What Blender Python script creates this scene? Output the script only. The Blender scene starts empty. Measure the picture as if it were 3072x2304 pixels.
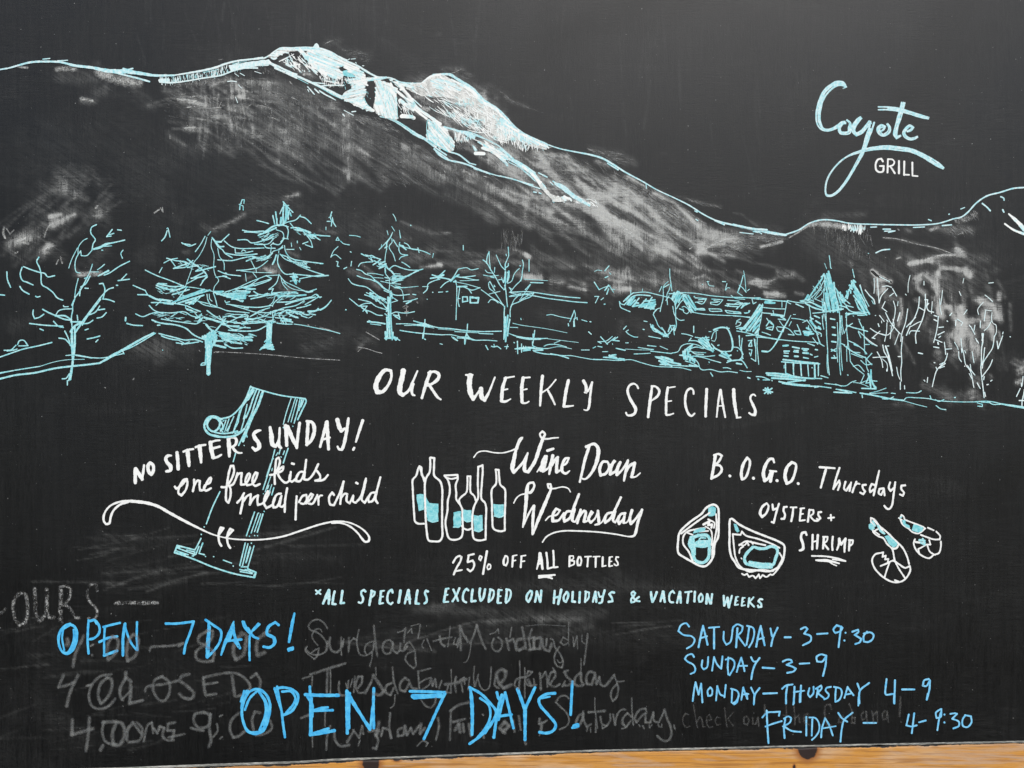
import bpy, math, random
import numpy as np
from mathutils.geometry import tessellate_polygon
from mathutils import Vector

SC = bpy.context.scene
S = 0.0005                      # metres per photograph pixel on the board
ROLL = math.radians(-1.6)       # the phone was held slightly turned against the board
DIST = 1.30

# ---------------------------------------------------------------- camera
cam = bpy.data.cameras.new('camera'); co = bpy.data.objects.new('camera', cam)
SC.collection.objects.link(co)
co.location = (0, -DIST, 0)
co.rotation_euler = (math.radians(90), 0, 0)
co.rotation_mode = 'XYZ'
from mathutils import Matrix
co.matrix_world = Matrix.Translation((0, -DIST, 0)) @ Matrix.Rotation(ROLL, 4, 'Y') @ Matrix.Rotation(math.radians(90), 4, 'X')
cam.sensor_width = 36.0
cam.lens = 36.0 * DIST / (3072 * S)
cam.clip_start = 0.05; cam.clip_end = 200
SC.camera = co

# ---------------------------------------------------------------- daylight
SUN_EL, SUN_AZ = math.radians(52), math.radians(167)
world = bpy.data.worlds.new('World'); SC.world = world
world.use_nodes = True
wn = world.node_tree.nodes; wl = world.node_tree.links
sky = wn.new('ShaderNodeTexSky'); sky.sky_type = 'NISHITA'; sky.sun_disc = False
sky.sun_elevation = SUN_EL; sky.sun_rotation = SUN_AZ
sky.air_density = 1.0; sky.dust_density = 1.5; sky.ozone_density = 1.0
bg = wn['Background']; bg.inputs['Strength'].default_value = 0.05
wl.new(sky.outputs['Color'], bg.inputs['Color'])
sl = bpy.data.lights.new('sun', 'SUN'); so = bpy.data.objects.new('sun', sl)
SC.collection.objects.link(so)
sl.energy = 1.5; sl.angle = math.radians(58); sl.color = (1.0, 0.955, 0.885)
sd = Vector((math.sin(SUN_AZ) * math.cos(SUN_EL), math.cos(SUN_AZ) * math.cos(SUN_EL), math.sin(SUN_EL)))
so.rotation_euler = sd.to_track_quat('Z', 'Y').to_euler()
so.location = sd * 5
vs = SC.view_settings
SC.display_settings.display_device = 'sRGB'
vs.view_transform = 'Standard'; vs.look = 'None'; vs.gamma = 1; vs.use_curve_mapping = False
vs.exposure = 1.28
SC.cycles.transparent_max_bounces = 64
SC.cycles.max_bounces = 6

# ---------------------------------------------------------------- helpers
RNG = random.Random(7)

def PIX(x, y, z=0.0):             # photograph pixel -> point on the board, z metres in front of it
    return ((x - 1536) * S, -z, (1152 - y) * S)

class Nodes:                        # small node-graph writer
    def __init__(s, name):
        s.m = bpy.data.materials.new(name); s.m.use_nodes = True
        s.t = s.m.node_tree; s.n = s.t.nodes; s.l = s.t.links
        s.b = s.n['Principled BSDF']; s.out = s.n['Material Output']
        s.co = s.n.new('ShaderNodeTexCoord').outputs['Object']
    def put(s, sock, v):
        if hasattr(v, 'is_output'): s.l.new(v, sock)
        elif v is not None:
            sock.default_value = (tuple(v) + (1,) if sock.type == 'RGBA' and len(v) == 3 else v)
    def scale(s, v):
        k = s.n.new('ShaderNodeMapping'); k.inputs['Scale'].default_value = v
        s.l.new(s.co, k.inputs['Vector']); return k.outputs[0]
    def noise(s, scale=1, detail=3, rough=.6, vec=None, dist=0):
        k = s.n.new('ShaderNodeTexNoise'); k.inputs['Scale'].default_value = scale
        k.inputs['Detail'].default_value = detail; k.inputs['Roughness'].default_value = rough
        k.inputs['Distortion'].default_value = dist
        s.l.new(vec if vec is not None else s.co, k.inputs['Vector']); return k.outputs['Fac']
    def math(s, op, a, b=None, c=None, clamp=False):
        k = s.n.new('ShaderNodeMath'); k.operation = op; k.use_clamp = clamp
        for i, v in enumerate((a, b, c)):
            if v is not None: s.put(k.inputs[i], v)
        return k.outputs[0]
    def ramp(s, v, a, b, c=0.0, d=1.0):
        k = s.n.new('ShaderNodeMapRange'); k.clamp = True
        for i, q in enumerate((v, a, b, c, d)): s.put(k.inputs[i], q)
        return k.outputs[0]
    def mix(s, f, a, b):
        k = s.n.new('ShaderNodeMix'); k.data_type = 'RGBA'
        s.put(k.inputs[0], f); s.put(k.inputs[6], a); s.put(k.inputs[7], b); return k.outputs[2]
    def attr(s, name):
        k = s.n.new('ShaderNodeAttribute'); k.attribute_name = name; return k.outputs['Fac']
    def bump(s, h, strength, dist):
        k = s.n.new('ShaderNodeBump'); k.inputs['Strength'].default_value = strength
        k.inputs['Distance'].default_value = dist; s.l.new(h, k.inputs['Height'])
        s.l.new(k.outputs[0], s.b.inputs['Normal'])
    def surf(s, color, rough, spec=.5, alpha=None):
        s.put(s.b.inputs['Base Color'], color); s.put(s.b.inputs['Roughness'], rough)
        s.put(s.b.inputs['Specular IOR Level'], spec)
        if alpha is not None:
            tr = s.n.new('ShaderNodeBsdfTransparent'); mx = s.n.new('ShaderNodeMixShader')
            s.put(mx.inputs[0], alpha); s.l.new(tr.outputs[0], mx.inputs[1]); s.l.new(s.b.outputs[0], mx.inputs[2])
            s.l.new(mx.outputs[0], s.out.inputs['Surface'])
        return s.m

def ink(name, c1, c2, scale=500, wear=None, rough=.75, tone=(.38, .62)):
    """paint-marker ink: two tones mottled along the stroke; wear = (low, high) of the grain that lets the board through"""
    g = Nodes(name)
    a = g.noise(scale, 4, .65)
    b = g.noise(1800, 2, .6)
    f = g.ramp(g.math('ADD', g.math('MULTIPLY', a, .7), g.math('MULTIPLY', b, .3)), *tone)
    col = g.mix(f, c1, c2)
    al = None
    if wear:
        v = g.noise(1, 3, .6, g.scale((260, 260, 1500)))
        h = g.noise(1, 3, .6, g.scale((1500, 260, 260)))
        w = g.math('ADD', g.math('MULTIPLY', v, .5), g.math('MULTIPLY', h, .5))
        al = g.ramp(g.math('ADD', g.math('MULTIPLY', w, .75), g.math('MULTIPLY', g.noise(90, 2, .5), .25)), wear[0], wear[1], wear[2] if len(wear) > 2 else 0, wear[3] if len(wear) > 3 else 1)
        al = g.math('MULTIPLY', al, g.ramp(g.attr('core'), .0, .75))
    return g.surf(col, rough, .3, al)

INK = {
 'white':    ink('white_marker', (.72, .74, .72), (.90, .91, .89), 150, tone=(.34, .50)),
 'cyan':     ink('cyan_marker', (.17, .62, .68), (.58, .87, .88), 330),
 'cyanfill': ink('cyan_marker_scribble', (.11, .52, .59), (.40, .78, .81), 180),
 'palecyan': ink('pale_cyan_marker', (.30, .70, .77), (.78, .91, .92), 230),
 'pale':     ink('thin_pale_marker', (.55, .80, .83), (.88, .92, .91), 300),
 'blue':     ink('blue_marker', (.022, .33, .72), (.12, .58, .90), 110, tone=(.34, .62)),
 'skyblue':  ink('light_blue_marker', (.075, .44, .80), (.32, .69, .91), 150, tone=(.34, .64)),
 'chalk':    ink('dry_chalk', (.55, .56, .55), (.75, .76, .74), 300, (.49, .60, 0, .8)),
 'dry':      ink('worn_marker', (.62, .64, .62), (.85, .86, .84), 300, (.43, .60, 0, .8)),
 'snow':     ink('snow_marker', (.46, .80, .84), (.90, .92, .90), 70, (.30, .40), tone=(.40, .50)),
 'chalkfill': ink('grainy_white_chalk', (.70, .72, .69), (.90, .91, .88), 90, (.38, .54, .2, .98)),
 'scratch':  ink('rubbed_marker', (.60, .62, .60), (.85, .86, .84), 300, (.44, .62, 0, .42)),
 'ghost':    ink('erased_marker', (.20, .21, .21), (.33, .34, .33), 60, (.38, .62, .08, .62)),
 'faint':    ink('faint_erased_marker', (.16, .16, .16), (.24, .24, .23), 60, (.40, .60, .05, .36)),
}
SOFT = ('ghost', 'faint', 'chalk', 'scratch', 'dry')

def link(name, verts, faces, mats, parent, midx=None, label=None):
    me = bpy.data.meshes.new(name); me.from_pydata(verts, [], faces)
    for m in mats: me.materials.append(m)
    if midx is not None: me.polygons.foreach_set('material_index', midx)
    me.update()
    o = bpy.data.objects.new(name, me); SC.collection.objects.link(o)
    o.parent = parent
    if label: o['label'] = label
    return o

# ---- strokes ---------------------------------------------------------------
PARTS, LABELS, SMUDGE = {}, {}, []

def D(part, reg, mat, text, label=None):
    """collect pen strokes; coordinates are in a 2212-unit wide window of the board starting at reg[:2]"""
    x0, y0, w = reg; k = w / 2212.0
    lst = PARTS.setdefault(part, [])
    thin = .81 if 'drawing' in part and mat in ('cyan', 'palecyan', 'pale') else .94 if mat == 'white' else 1.0
    if label: LABELS[part] = label
    for t in text.replace('\n', ' ').split(';'):
        q = t.split()
        if len(q) < 3: continue
        op = q[0]
        a = [float(v) for v in q[1:]]
        if op == 'v':
            pts = [(x0 + a[i] * k, y0 + a[i + 1] * k, a[i + 2] * k * thin) for i in range(0, len(a) - 2, 3)]
            if part == 'logo_lettering' and mat == 'palecyan': lst.extend((mat, 's', p_) for p_ in streaks(pts))
            else: lst.append((mat, 's', pts))
        elif op[0] == 'w':
            w_ = float(op[1:]) * k * thin
            pts = [(x0 + a[i] * k, y0 + a[i + 1] * k, w_) for i in range(0, len(a) - 1, 2)]
            lst.append((mat, 's', pts))
        elif op == 'f':
            pts = [(x0 + a[i] * k, y0 + a[i + 1] * k) for i in range(0, len(a) - 1, 2)]
            if (mat == 'snow' and len(pts) > 4) or mat == 'cyan' and any(q_ in part for q_ in ('tree', 'conifer', 'castle', 'village', 'shelter', 'ground', 'sketch')):
                scribble(lst, pts, mat)
            else: lst.append(('cyanfill' if mat == 'cyan' else mat, 'f', pts))
        elif op == 'h':             # hatching: count, length, angle, width, outline
            n, ln, an, wd = int(a[0]), a[1] * k, math.radians(a[2]), a[3] * k
            pg = [(x0 + a[i] * k, y0 + a[i + 1] * k) for i in range(4, len(a) - 1, 2)]
            xs = [p[0] for p in pg]; ys = [p[1] for p in pg]
            c = 0; m_ = 'scratch' if mat == 'dry' else mat
            if mat == 'dry': wd *= .8
            for _ in range(n * 20):
                if c >= n: break
                x, y = RNG.uniform(min(xs), max(xs)), RNG.uniform(min(ys), max(ys))
                ins = False
                for i in range(len(pg)):
                    (ax, ay), (bx, by) = pg[i], pg[i - 1]
                    if (ay > y) != (by > y) and x < (bx - ax) * (y - ay) / (by - ay) + ax: ins = not ins
                if not ins: continue
                c += 1
                th = an + RNG.gauss(0, .20); L = ln * RNG.uniform(.15, 1.5); ww = wd * RNG.uniform(.45, 1.3)
                b = RNG.uniform(-.08, .08) * L
                ex, ey = math.cos(th) * L / 2, math.sin(th) * L / 2
                lst.append((m_, 's', [(x - ex, y - ey, ww * .5), (x - ey / L * b * 2, y + ex / L * b * 2, ww), (x + ex, y + ey, ww * .45)]))

def streaks(pts):
    """one broad stroke drawn as three passes of a narrower pen"""
    out = []
    for s in (-.31, .31, 0):
        r = []
        for i, (x, y, w) in enumerate(pts):
            a, b = pts[max(0, i - 1)], pts[min(len(pts) - 1, i + 1)]
            dx, dy = b[0] - a[0], b[1] - a[1]; m = math.hypot(dx, dy) or 1
            j = s * w + RNG.uniform(-.07, .07) * w
            r.append((x - dy / m * j, y + dx / m * j, w * RNG.uniform(.28, .40)))
        if s == 0: r = r[RNG.randint(0, 1):]
        if len(r) > 1: out.append(r)
    return out

def scribble(lst, pts, mat):
    """marker scribbled to and fro across an outline, with slits where the board shows"""
    A = np.array(pts); c = A.mean(0)
    if mat == 'snow': lst.append(('chalkfill', 'f', pts))
    w, v = np.linalg.eigh(np.cov((A - c).T))
    u = v[:, 1]; u = u if u[1] > 0 else -u; p = np.array([-u[1], u[0]])
    B = np.stack([(A - c) @ u, (A - c) @ p], 1)
    t = B[:, 1].min() + 2
    while t < B[:, 1].max() - 1:
        xs = []
        for i in range(len(B)):
            (ax, ay), (bx, by) = B[i], B[i - 1]
            if (ay > t) != (by > t): xs.append(ax + (bx - ax) * (t - ay) / (by - ay))
        xs.sort()
        for a, b in zip(xs[::2], xs[1::2]):
            if b - a < 3: continue
            a += RNG.uniform(-1, 5); b += RNG.uniform(-5, 2); s1, s2 = RNG.gauss(0, 1.6), RNG.gauss(0, 1.6)
            if b - a < 3: b = a + 4
            m = c + u * (a + b) / 2 + p * (t + RNG.gauss(0, 1.2)); q0 = c + u * a + p * (t + s1); q1 = c + u * b + p * (t + s2)
            k = RNG.uniform(4.2, 6.4)
            lst.append((RNG.choice(('snow', 'pale', 'snow', 'palecyan') if mat == 'snow' else ('cyanfill', 'cyanfill', 'cyan')), 's', [(*q0, k), (*m, k * 1.1), (*q1, k * .9)]))
        t += RNG.uniform(4.6, 7.4)

def smooth(pts, step=3.5):
    """centripetal Catmull-Rom through the points"""
    if len(pts) < 3:
        (x0, y0, w0), (x1, y1, w1) = pts[0], pts[-1]
        n = max(2, int(math.hypot(x1 - x0, y1 - y0) / (step * 3)) + 1)
        return [(x0 + (x1 - x0) * i / n, y0 + (y1 - y0) * i / n, w0 + (w1 - w0) * i / n) for i in range(n + 1)]
    A = np.array(pts, float)
    closed = np.hypot(*(A[0, :2] - A[-1, :2])) < 2.0 and len(pts) > 4
    A = np.vstack([A[-2] if closed else 2 * A[0] - A[1], A, A[1] if closed else 2 * A[-1] - A[-2]])
    out = []
    for i in range(1, len(A) - 2):
        p0, p1, p2, p3 = A[i - 1], A[i], A[i + 1], A[i + 2]
        d = lambda a, b: max(1e-3, math.hypot(a[0] - b[0], a[1] - b[1])) ** .5
        t0 = 0; t1 = t0 + d(p0, p1); t2 = t1 + d(p1, p2); t3 = t2 + d(p2, p3)
        n = max(1, int(math.hypot(*(p2 - p1)[:2]) / step))
        for j in range(n):
            t = t1 + (t2 - t1) * j / n
            a1 = (t1 - t) / (t1 - t0) * p0 + (t - t0) / (t1 - t0) * p1
            a2 = (t2 - t) / (t2 - t1) * p1 + (t - t1) / (t2 - t1) * p2
            a3 = (t3 - t) / (t3 - t2) * p2 + (t - t2) / (t3 - t2) * p3
            b1 = (t2 - t) / (t2 - t0) * a1 + (t - t0) / (t2 - t0) * a2
            b2 = (t3 - t) / (t3 - t1) * a2 + (t - t1) / (t3 - t1) * a3
            c = (t2 - t) / (t2 - t1) * b1 + (t - t1) / (t2 - t1) * b2
            c[2] = max(c[2], .6)
            out.append(tuple(c))
    out.append(tuple(A[-2]))
    return out

LAYER = [0]
def nextz():
    LAYER[0] += 1
    return 1.2e-4 + (LAYER[0] % 260) * 3.0e-6

def split(pts):
    """cut a stroke where the pen turns sharply, so that each piece is a clean ribbon"""
    cur = [pts[0]]; res = []
    for i in range(1, len(pts)):
        cur.append(pts[i])
        if i + 1 < len(pts):
            ax, ay = pts[i][0] - pts[i - 1][0], pts[i][1] - pts[i - 1][1]
            bx, by = pts[i + 1][0] - pts[i][0], pts[i + 1][1] - pts[i][1]
            la, lb = math.hypot(ax, ay), math.hypot(bx, by)
            if la > 1e-3 and lb > 1e-3 and (ax * bx + ay * by) / (la * lb) < .30 and min(la, lb) > pts[i][2] * .8:
                res.append(cur); cur = [pts[i]]
    res.append(cur)
    return [r for r in res if len(r) > 1]

def ribbon(V, F, C, pts, soft):
    q = smooth(pts)
    z = nextz()
    n = len(q); base = len(V)
    ph = RNG.uniform(0, 9); L = []
    for i, (x, y, w) in enumerate(q):
        a = q[max(0, i - 1)]; b = q[min(n - 1, i + 1)]
        dx, dy = b[0] - a[0], b[1] - a[1]
        m = math.hypot(dx, dy) or 1.0
        L.append((x, y, max(w, .6) * .5 * (1 + .08 * math.sin(i * .9 + ph) + .06 * math.sin(i * 2.3 + ph * 2)) * (1.32 if soft else 1), dx / m, dy / m))
    CAP = (-.96, -.75, -.4)
    def row(x, y, h, dx, dy, zz, c=1.0):
        V.append(PIX(x - dy * h, y + dx * h, zz))
        if soft: V.append(PIX(x, y, zz)); C.extend((0.0, c, 0.0))
        else: C.extend((1.0, 1.0))
        V.append(PIX(x + dy * h, y - dx * h, zz))
    x, y, r, dx, dy = L[0]
    for c in CAP: row(x + dx * r * c, y + dy * r * c, r * math.sqrt(1 - c * c), dx, dy, z, 1 + c)
    for i, (x, y, r, dx, dy) in enumerate(L): row(x, y, r, dx, dy, z + i * 4e-7)
    x, y, r, dx, dy = L[-1]
    for c in reversed(CAP): row(x - dx * r * c, y - dy * r * c, r * math.sqrt(1 - c * c), dx, dy, z + n * 4e-7, 1 + c)
    if soft:
        for i in range(base, len(V) - 3, 3): F.append((i, i + 1, i + 4, i + 3)); F.append((i + 1, i + 2, i + 5, i + 4))
    else:
        for i in range(base, len(V) - 2, 2): F.append((i, i + 1, i + 3, i + 2))

def fill(V, F, C, pts):
    q = []
    for i in range(len(pts)):                     # slightly ragged outline
        (ax, ay), (bx, by) = pts[i], pts[(i + 1) % len(pts)]
        m = max(1, int(math.hypot(bx - ax, by - ay) / 7))
        for j in range(m):
            q.append((ax + (bx - ax) * j / m + RNG.uniform(-1.1, 1.1), ay + (by - ay) * j / m + RNG.uniform(-1.1, 1.1)))
    z = nextz(); base = len(V)
    V.extend(PIX(x, y, z) for x, y in q); C.extend([1.0] * len(q))
    for t in tessellate_polygon([[Vector((x, y, 0)) for x, y in q]]): F.append(tuple(base + i for i in t))

def TS(reg, s, m=1.0, dab=False):                                   # smudges: width, strength, path
    x, y, w = reg; k = w / 2212.0
    for t in s.replace('\n', ' ').split(';'):
        a = [float(q) for q in t.split()]
        if len(a) >= 6: SMUDGE.append(([(x + a[i] * k, y + a[i + 1] * k) for i in range(2, len(a) - 1, 2)], a[0] * k, a[1] * m, dab))


def RUB(poly, n, ln, ang, w, s):                  # long thin rubs of a chalky cloth inside an outline
    xs, ys = [p[0] for p in poly], [p[1] for p in poly]
    c = 0
    for _ in range(n * 30):
        if c >= n: break
        x, y = RNG.uniform(min(xs), max(xs)), RNG.uniform(min(ys), max(ys)); ins = False
        for i in range(len(poly)):
            (ax, ay), (bx, by) = poly[i], poly[i - 1]
            if (ay > y) != (by > y) and x < (bx - ax) * (y - ay) / (by - ay) + ax: ins = not ins
        if not ins: continue
        c += 1
        th = math.radians(ang + RNG.gauss(0, 7)); L = ln * RNG.uniform(.3, 1.2); b = RNG.uniform(-.07, .07) * L
        ex, ey = math.cos(th) * L / 2, math.sin(th) * L / 2
        SMUDGE.append(([(x - ex, y - ey), (x - ey / L * b, y + ex / L * b), (x + ex, y + ey)], w * RNG.uniform(.5, 1.6), s * RNG.uniform(.3, 1.3), False))

# ---- heading
D('heading_lettering',(1000,1000,800),'white','''
v 478 310 25 430 305 30 375 370 42 352 440 42 365 485 42 405 485 32 455 430 25 482 360 22 478 310 22;
v 580 312 44 572 360 44 553 440 44 552 490 44 575 512 30 620 480 22 655 410 20 698 312 16;
v 665 420 20 650 480 24 660 510 22 675 515 16;
v 805 320 28 775 400 30 735 535 22; v 790 328 20 840 318 24 875 340 28 870 375 30 825 415 24 780 435 18;
v 790 420 22 830 480 24 865 530 22 890 548 16;
w16 1100 345 1155 345; v 1135 352 48 1128 420 44 1140 500 44 1160 545 30 1195 500 20 1228 455 20;
v 1225 460 36 1232 530 40 1255 555 30 1290 490 20 1340 365 14;
w15 1418 372 1500 358; v 1430 370 24 1405 450 30 1395 560 30; w13 1410 470 1445 462; v 1395 565 22 1430 565 20 1470 545 12;
w14 1565 370 1630 365; v 1575 370 28 1563 450 30 1565 570 28; w13 1570 470 1605 462; v 1570 578 18 1600 578 16 1622 565 12;
v 1735 355 28 1725 450 26 1715 600 18; w13 1845 385 1790 450 1735 490; v 1775 465 18 1810 530 20 1838 590 14;
v 1950 390 26 1930 480 28 1912 605 26; v 1912 608 20 1950 605 18 1990 600 12;
v 2075 395 26 2095 435 28 2098 490 22; v 2085 490 18 2110 480 16 2145 405 13; v 2148 405 14 2130 520 20 2120 610 22 2105 638 14 2080 634 12
''')
D('heading_lettering',(1800,1100,600),'white','''
v 422 238 22 405 205 20 370 188 22 325 210 26 305 265 28 330 350 32 370 420 36 395 470 36 380 520 32 335 540 26 300 535 24 288 510 22;
v 575 225 26 560 330 34 545 450 34 532 555 30; v 570 215 22 615 220 24 655 265 28 640 320 30 600 355 22 570 375 18;
v 750 230 30 735 330 30 730 520 28; w16 765 232 830 222; w16 745 385 790 378; v 735 535 22 770 532 20 812 518 16;
v 1035 300 22 1030 260 22 1005 240 24 965 265 26 942 350 28 950 450 28 985 530 28 1015 545 24 1045 518 20;
v 1180 250 32 1175 350 34 1170 450 32 1168 548 28; v 1330 255 24 1310 370 22 1290 555 18; v 1335 258 24 1355 400 26 1385 560 20; w14 1305 435 1360 432;
v 1478 255 40 1482 350 40 1500 480 36 1515 560 24; w18 1510 565 1555 560;
v 1718 322 20 1705 308 18 1675 315 22 1662 350 24 1690 420 30 1718 490 34 1710 532 34 1675 530 26 1650 512 22
''')
D('heading_asterisk',(1800,1100,600),'cyan','''w16 1855 232 1858 300; w16 1808 258 1908 282; w16 1828 238 1885 295; w16 1900 240 1820 295; w40 1850 265 1865 265''')
# ---- no sitter sunday
T=(380,1130,800)
D('sunday_lettering',T,'white','''
v 75 770 36 72 820 32 72 880 28; v 75 765 34 105 810 34 130 850 30; v 145 735 20 138 790 22 128 855 20;
v 195 712 24 178 740 32 185 790 30 205 812 26 222 780 28 220 735 28 195 712 22;
v 370 655 16 345 655 26 325 675 28 335 710 32 365 745 34 362 778 30 330 785 22;
v 418 630 30 425 700 30 428 765 30; v 472 622 18 505 608 20 553 600 16; v 505 612 36 512 680 34 518 738 26;
v 572 585 18 610 572 20 655 565 16; v 605 580 36 612 640 34 618 710 22;
v 695 545 34 702 600 36 718 668 34; v 695 545 20 740 530 18 772 528 14; w22 705 598 772 580; v 720 675 24 755 665 20 785 648 16;
v 845 510 34 850 580 36 852 660 22; v 845 505 22 885 502 24 910 520 24 905 560 24 880 580 20 850 590 16; v 880 585 20 900 615 24 930 632 18 955 632 14;
v 1112 445 16 1085 450 26 1055 475 32 1065 510 34 1095 550 36 1098 590 34 1068 610 28 1045 588 22;
v 1190 420 22 1200 480 38 1210 560 38 1235 580 26 1262 530 22 1270 425 20; v 1262 530 26 1265 575 30 1280 590 22;
v 1318 408 30 1325 490 32 1328 570 26; v 1335 415 34 1370 500 36 1410 580 28; v 1435 385 26 1422 480 26 1412 590 22;
v 1505 378 28 1500 470 30 1495 565 28; v 1495 370 22 1540 380 28 1558 440 32 1530 530 28 1490 565 20;
v 1658 380 28 1635 470 26 1605 582 22; v 1662 375 28 1668 490 32 1675 600 24; w20 1630 520 1685 505;
v 1748 358 38 1765 420 36 1780 450 30 1810 430 20; v 1840 345 22 1825 450 28 1800 570 28 1785 605 24 1760 600 20 1750 580 16;
v 1958 365 26 1930 450 24 1902 540 18; v 1888 590 18 1880 605 22''')
D('kids_meal_lettering',T,'white','''
w19 400 912 412 930 450 905 500 850 475 855 440 910 430 965 455 985 490 940 505 880 500 850; 
w19 560 855 560 900 550 950; w19 560 905 590 860 608 865 605 905 610 942 635 940 665 880 690 840 700 835 690 880 650 900 640 935 660 945 700 925;
w19 788 915 820 915 870 850 892 780 885 740 865 740 850 790 835 880 825 960 828 1030 845 1045 860 1000 862 930 850 905 880 895 905 850 920 800; 
w19 915 820 940 800 955 800 950 850 950 895 985 890 1015 845 1025 810 1015 800 1000 820 985 870 1000 900 1040 890 1075 840 1085 800 1070 795 1050 830 1045 880 1065 905 1105 890;
w19 1190 815 1220 810 1255 760 1272 700 1262 672 1245 680 1235 740 1228 820 1230 890; w19 1240 800 1275 760 1300 745 1295 775 1250 800 1280 850 1320 880 1350 860 1362 790; w19 1355 815 1350 855 1372 872 1400 850 1425 810; w19 1372 720 1388 724;
w19 1470 790 1440 790 1410 830 1408 865 1435 868 1470 810 1490 690; w19 1478 790 1472 850 1500 855 1540 820 1590 725; w19 1578 780 1605 820 1605 850 1565 862 1610 862 1640 850 1670 815;
w19 918 1045 950 1010 975 965; w19 968 1000 962 1040 950 1105; w19 965 1040 1000 990 1030 975 1028 1010 1022 1060 1060 1000 1090 985 1085 1030 1090 1065; w19 1092 1062 1130 1050 1170 990 1185 955 1170 950 1150 990 1140 1050 1160 1090 1210 1060 1230 1010 ; w19 1280 970 1250 975 1215 1040 1218 1085 1245 1080 1285 990 ; w19 1285 990 1268 1070 1290 1080 1315 1055;
w19 1430 1040 1460 990 1490 980 1495 1020 1470 1055 1445 1050; w19 1490 1050 1530 1010 1545 980 1530 970 1505 1010 1510 1050 1540 1055 1580 990 ; w17 1582 980 1590 1010 1592 1062; w15 1592 1010 1606 985 1622 985;
w19 1720 980 1705 960 1680 1000 1690 1060 1720 1065 1770 960 1800 870 ; w19 1800 870 1785 950 1772 1055; w19 1775 1010 1810 970 1830 975 1825 1030 1850 1050 1880 990; w19 1880 985 1878 1035 1900 1045 1940 1000 1985 845 ; w19 1985 860 1965 950 1950 1020 1975 1045 2010 990; w19 1905 880 1916 886;
w19 2060 960 2030 965 2005 1010 2010 1040 2040 1030 2070 960 2105 835; w19 2075 950 2065 1020 2082 1048
''')
U=(280,1440,900)
D('kids_meal_lettering',U,'white','''w17 1100 180 1085 245; w17 1108 130 1095 200; w17 1430 60 1415 150 1412 235; w17 1500 120 1495 200 1492 290''')
D('swag_drawing',U,'white','''
v 95 325 14 78 300 18 82 250 16 120 195 14 180 165 16 240 155 18 310 158 24 400 170 24 480 195 22 560 240 22 680 305 20 780 355 16 880 400 11 1000 430 11 1130 440 12 1260 437 12 1400 415 14 1540 370 14 1680 325 14 1790 305 14 1880 312 12 1960 345 12 2015 390 14 2035 425 16 2030 450 18 2005 455 18 1980 430 16 1950 390 14 1890 340 14 1830 318 12 1760 316 14;
v 95 325 16 118 320 18 130 270 18 150 225 16 200 180 18 260 160 20; w14 600 262 700 312; w14 560 238 650 290;
w17 922 410 960 355 940 350 928 380 925 430 932 465 945 485; w17 985 420 1030 370 1010 360 992 395 988 440 995 475 1010 500''')
C='''
w26 1050 95 1000 190; w16 1030 80 985 190 930 270 860 330 780 350; w14 1032 85 1110 110 1280 155 1480 182;
w16 1080 105 1050 180 1020 270 990 340; w14 1010 180 960 250 945 290 925 370; w14 1010 190 1030 160 1060 110;
w26 1130 125 1090 240 1045 330 1000 440 965 535; w14 1105 110 1075 190 1030 330 1005 400; w12 1080 180 1040 300 985 420; w14 990 440 930 570; w12 985 450 1000 500;
w20 790 355 740 332 690 332 655 370 645 410 665 460 720 490 800 500 870 495 930 475 980 430; w20 700 345 670 390 680 430 720 455 760 430 775 380 745 345 700 340; w16 660 395 680 345 720 328; w16 655 440 690 475 760 492; w16 730 460 780 470 850 468 920 450; w16 780 370 800 410 780 450; w12 780 350 770 420 800 460;
w10 800 370 810 360; w11 825 360 800 440; w11 850 350 815 455; w11 890 330 860 395 830 450; w11 860 400 840 455; w12 940 280 915 370 880 470; w12 930 370 895 440 880 470; w12 1000 230 985 300 970 350; w12 985 320 975 360 950 445; w14 960 450 900 470; w12 905 495 860 500;
w16 1480 182 1490 200 1460 270 1420 355; w14 1455 185 1430 280; w12 1440 180 1420 280 1390 385; w10 1415 190 1365 375; w10 1400 180 1340 375; w10 1365 180 1325 300 1300 395; w16 1445 250 1470 190; w10 1300 420 1302 424; w10 1378 410 1380 412;
w12 905 635 885 705; w9 975 570 977 572; w12 1230 605 1200 720 1150 880 1132 935; w10 1255 630 1240 655; w12 1275 605 1265 640; w12 1310 615 1300 645; w14 1340 595 1300 715; w10 1280 665 1284 667; w10 1218 680 1220 682; w10 1210 760 1205 780; w9 1195 720 1160 830; w10 1195 830 1150 955; w10 1180 900 1170 930; w10 1205 895 1185 955; w12 1222 920 1205 980; w9 1135 970 1137 972; w9 1185 970 1187 972
'''
D('ski_lift_chair_drawing',T,'cyan',C)
D('ski_lift_chair_drawing',U,'cyan','''
w12 935 85 880 200 835 322; w11 818 345 820 346; w11 797 400 798 402; w12 795 430 770 480 750 515; w12 808 465 780 540 820 550; w12 780 490 760 540; w14 750 515 690 500 620 482 600 535 680 560 760 590 880 640 1040 690 1190 718 1200 680 1140 655; w12 620 500 740 545; w12 610 520 700 550; w12 690 515 750 530 740 560; w10 760 545 730 560; w14 610 535 680 548; w14 620 490 640 500;
w11 828 562 830 564; w10 888 564 890 565; w11 960 590 1020 612; w11 1032 633 1034 634; w12 1190 235 1130 410; w10 1215 245 1165 390; w10 1235 250 1190 380; w12 1252 250 1210 385; w10 1260 230 1262 232; w10 1220 243 1222 244; w10 1152 412 1153 414; w10 1190 408 1192 410; w10 1210 410 1212 412;
w12 1120 465 1080 630; w12 1140 470 1100 630; w11 1165 465 1166 467; w11 1155 490 1125 610; w11 1185 485 1140 640 1090 640; w10 1160 500 1130 600; w12 1080 660 1120 668; w12 1085 675 1170 690; w12 1120 660 1175 685; w12 1140 650 1130 670; w11 1180 720 1190 690''')

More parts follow.
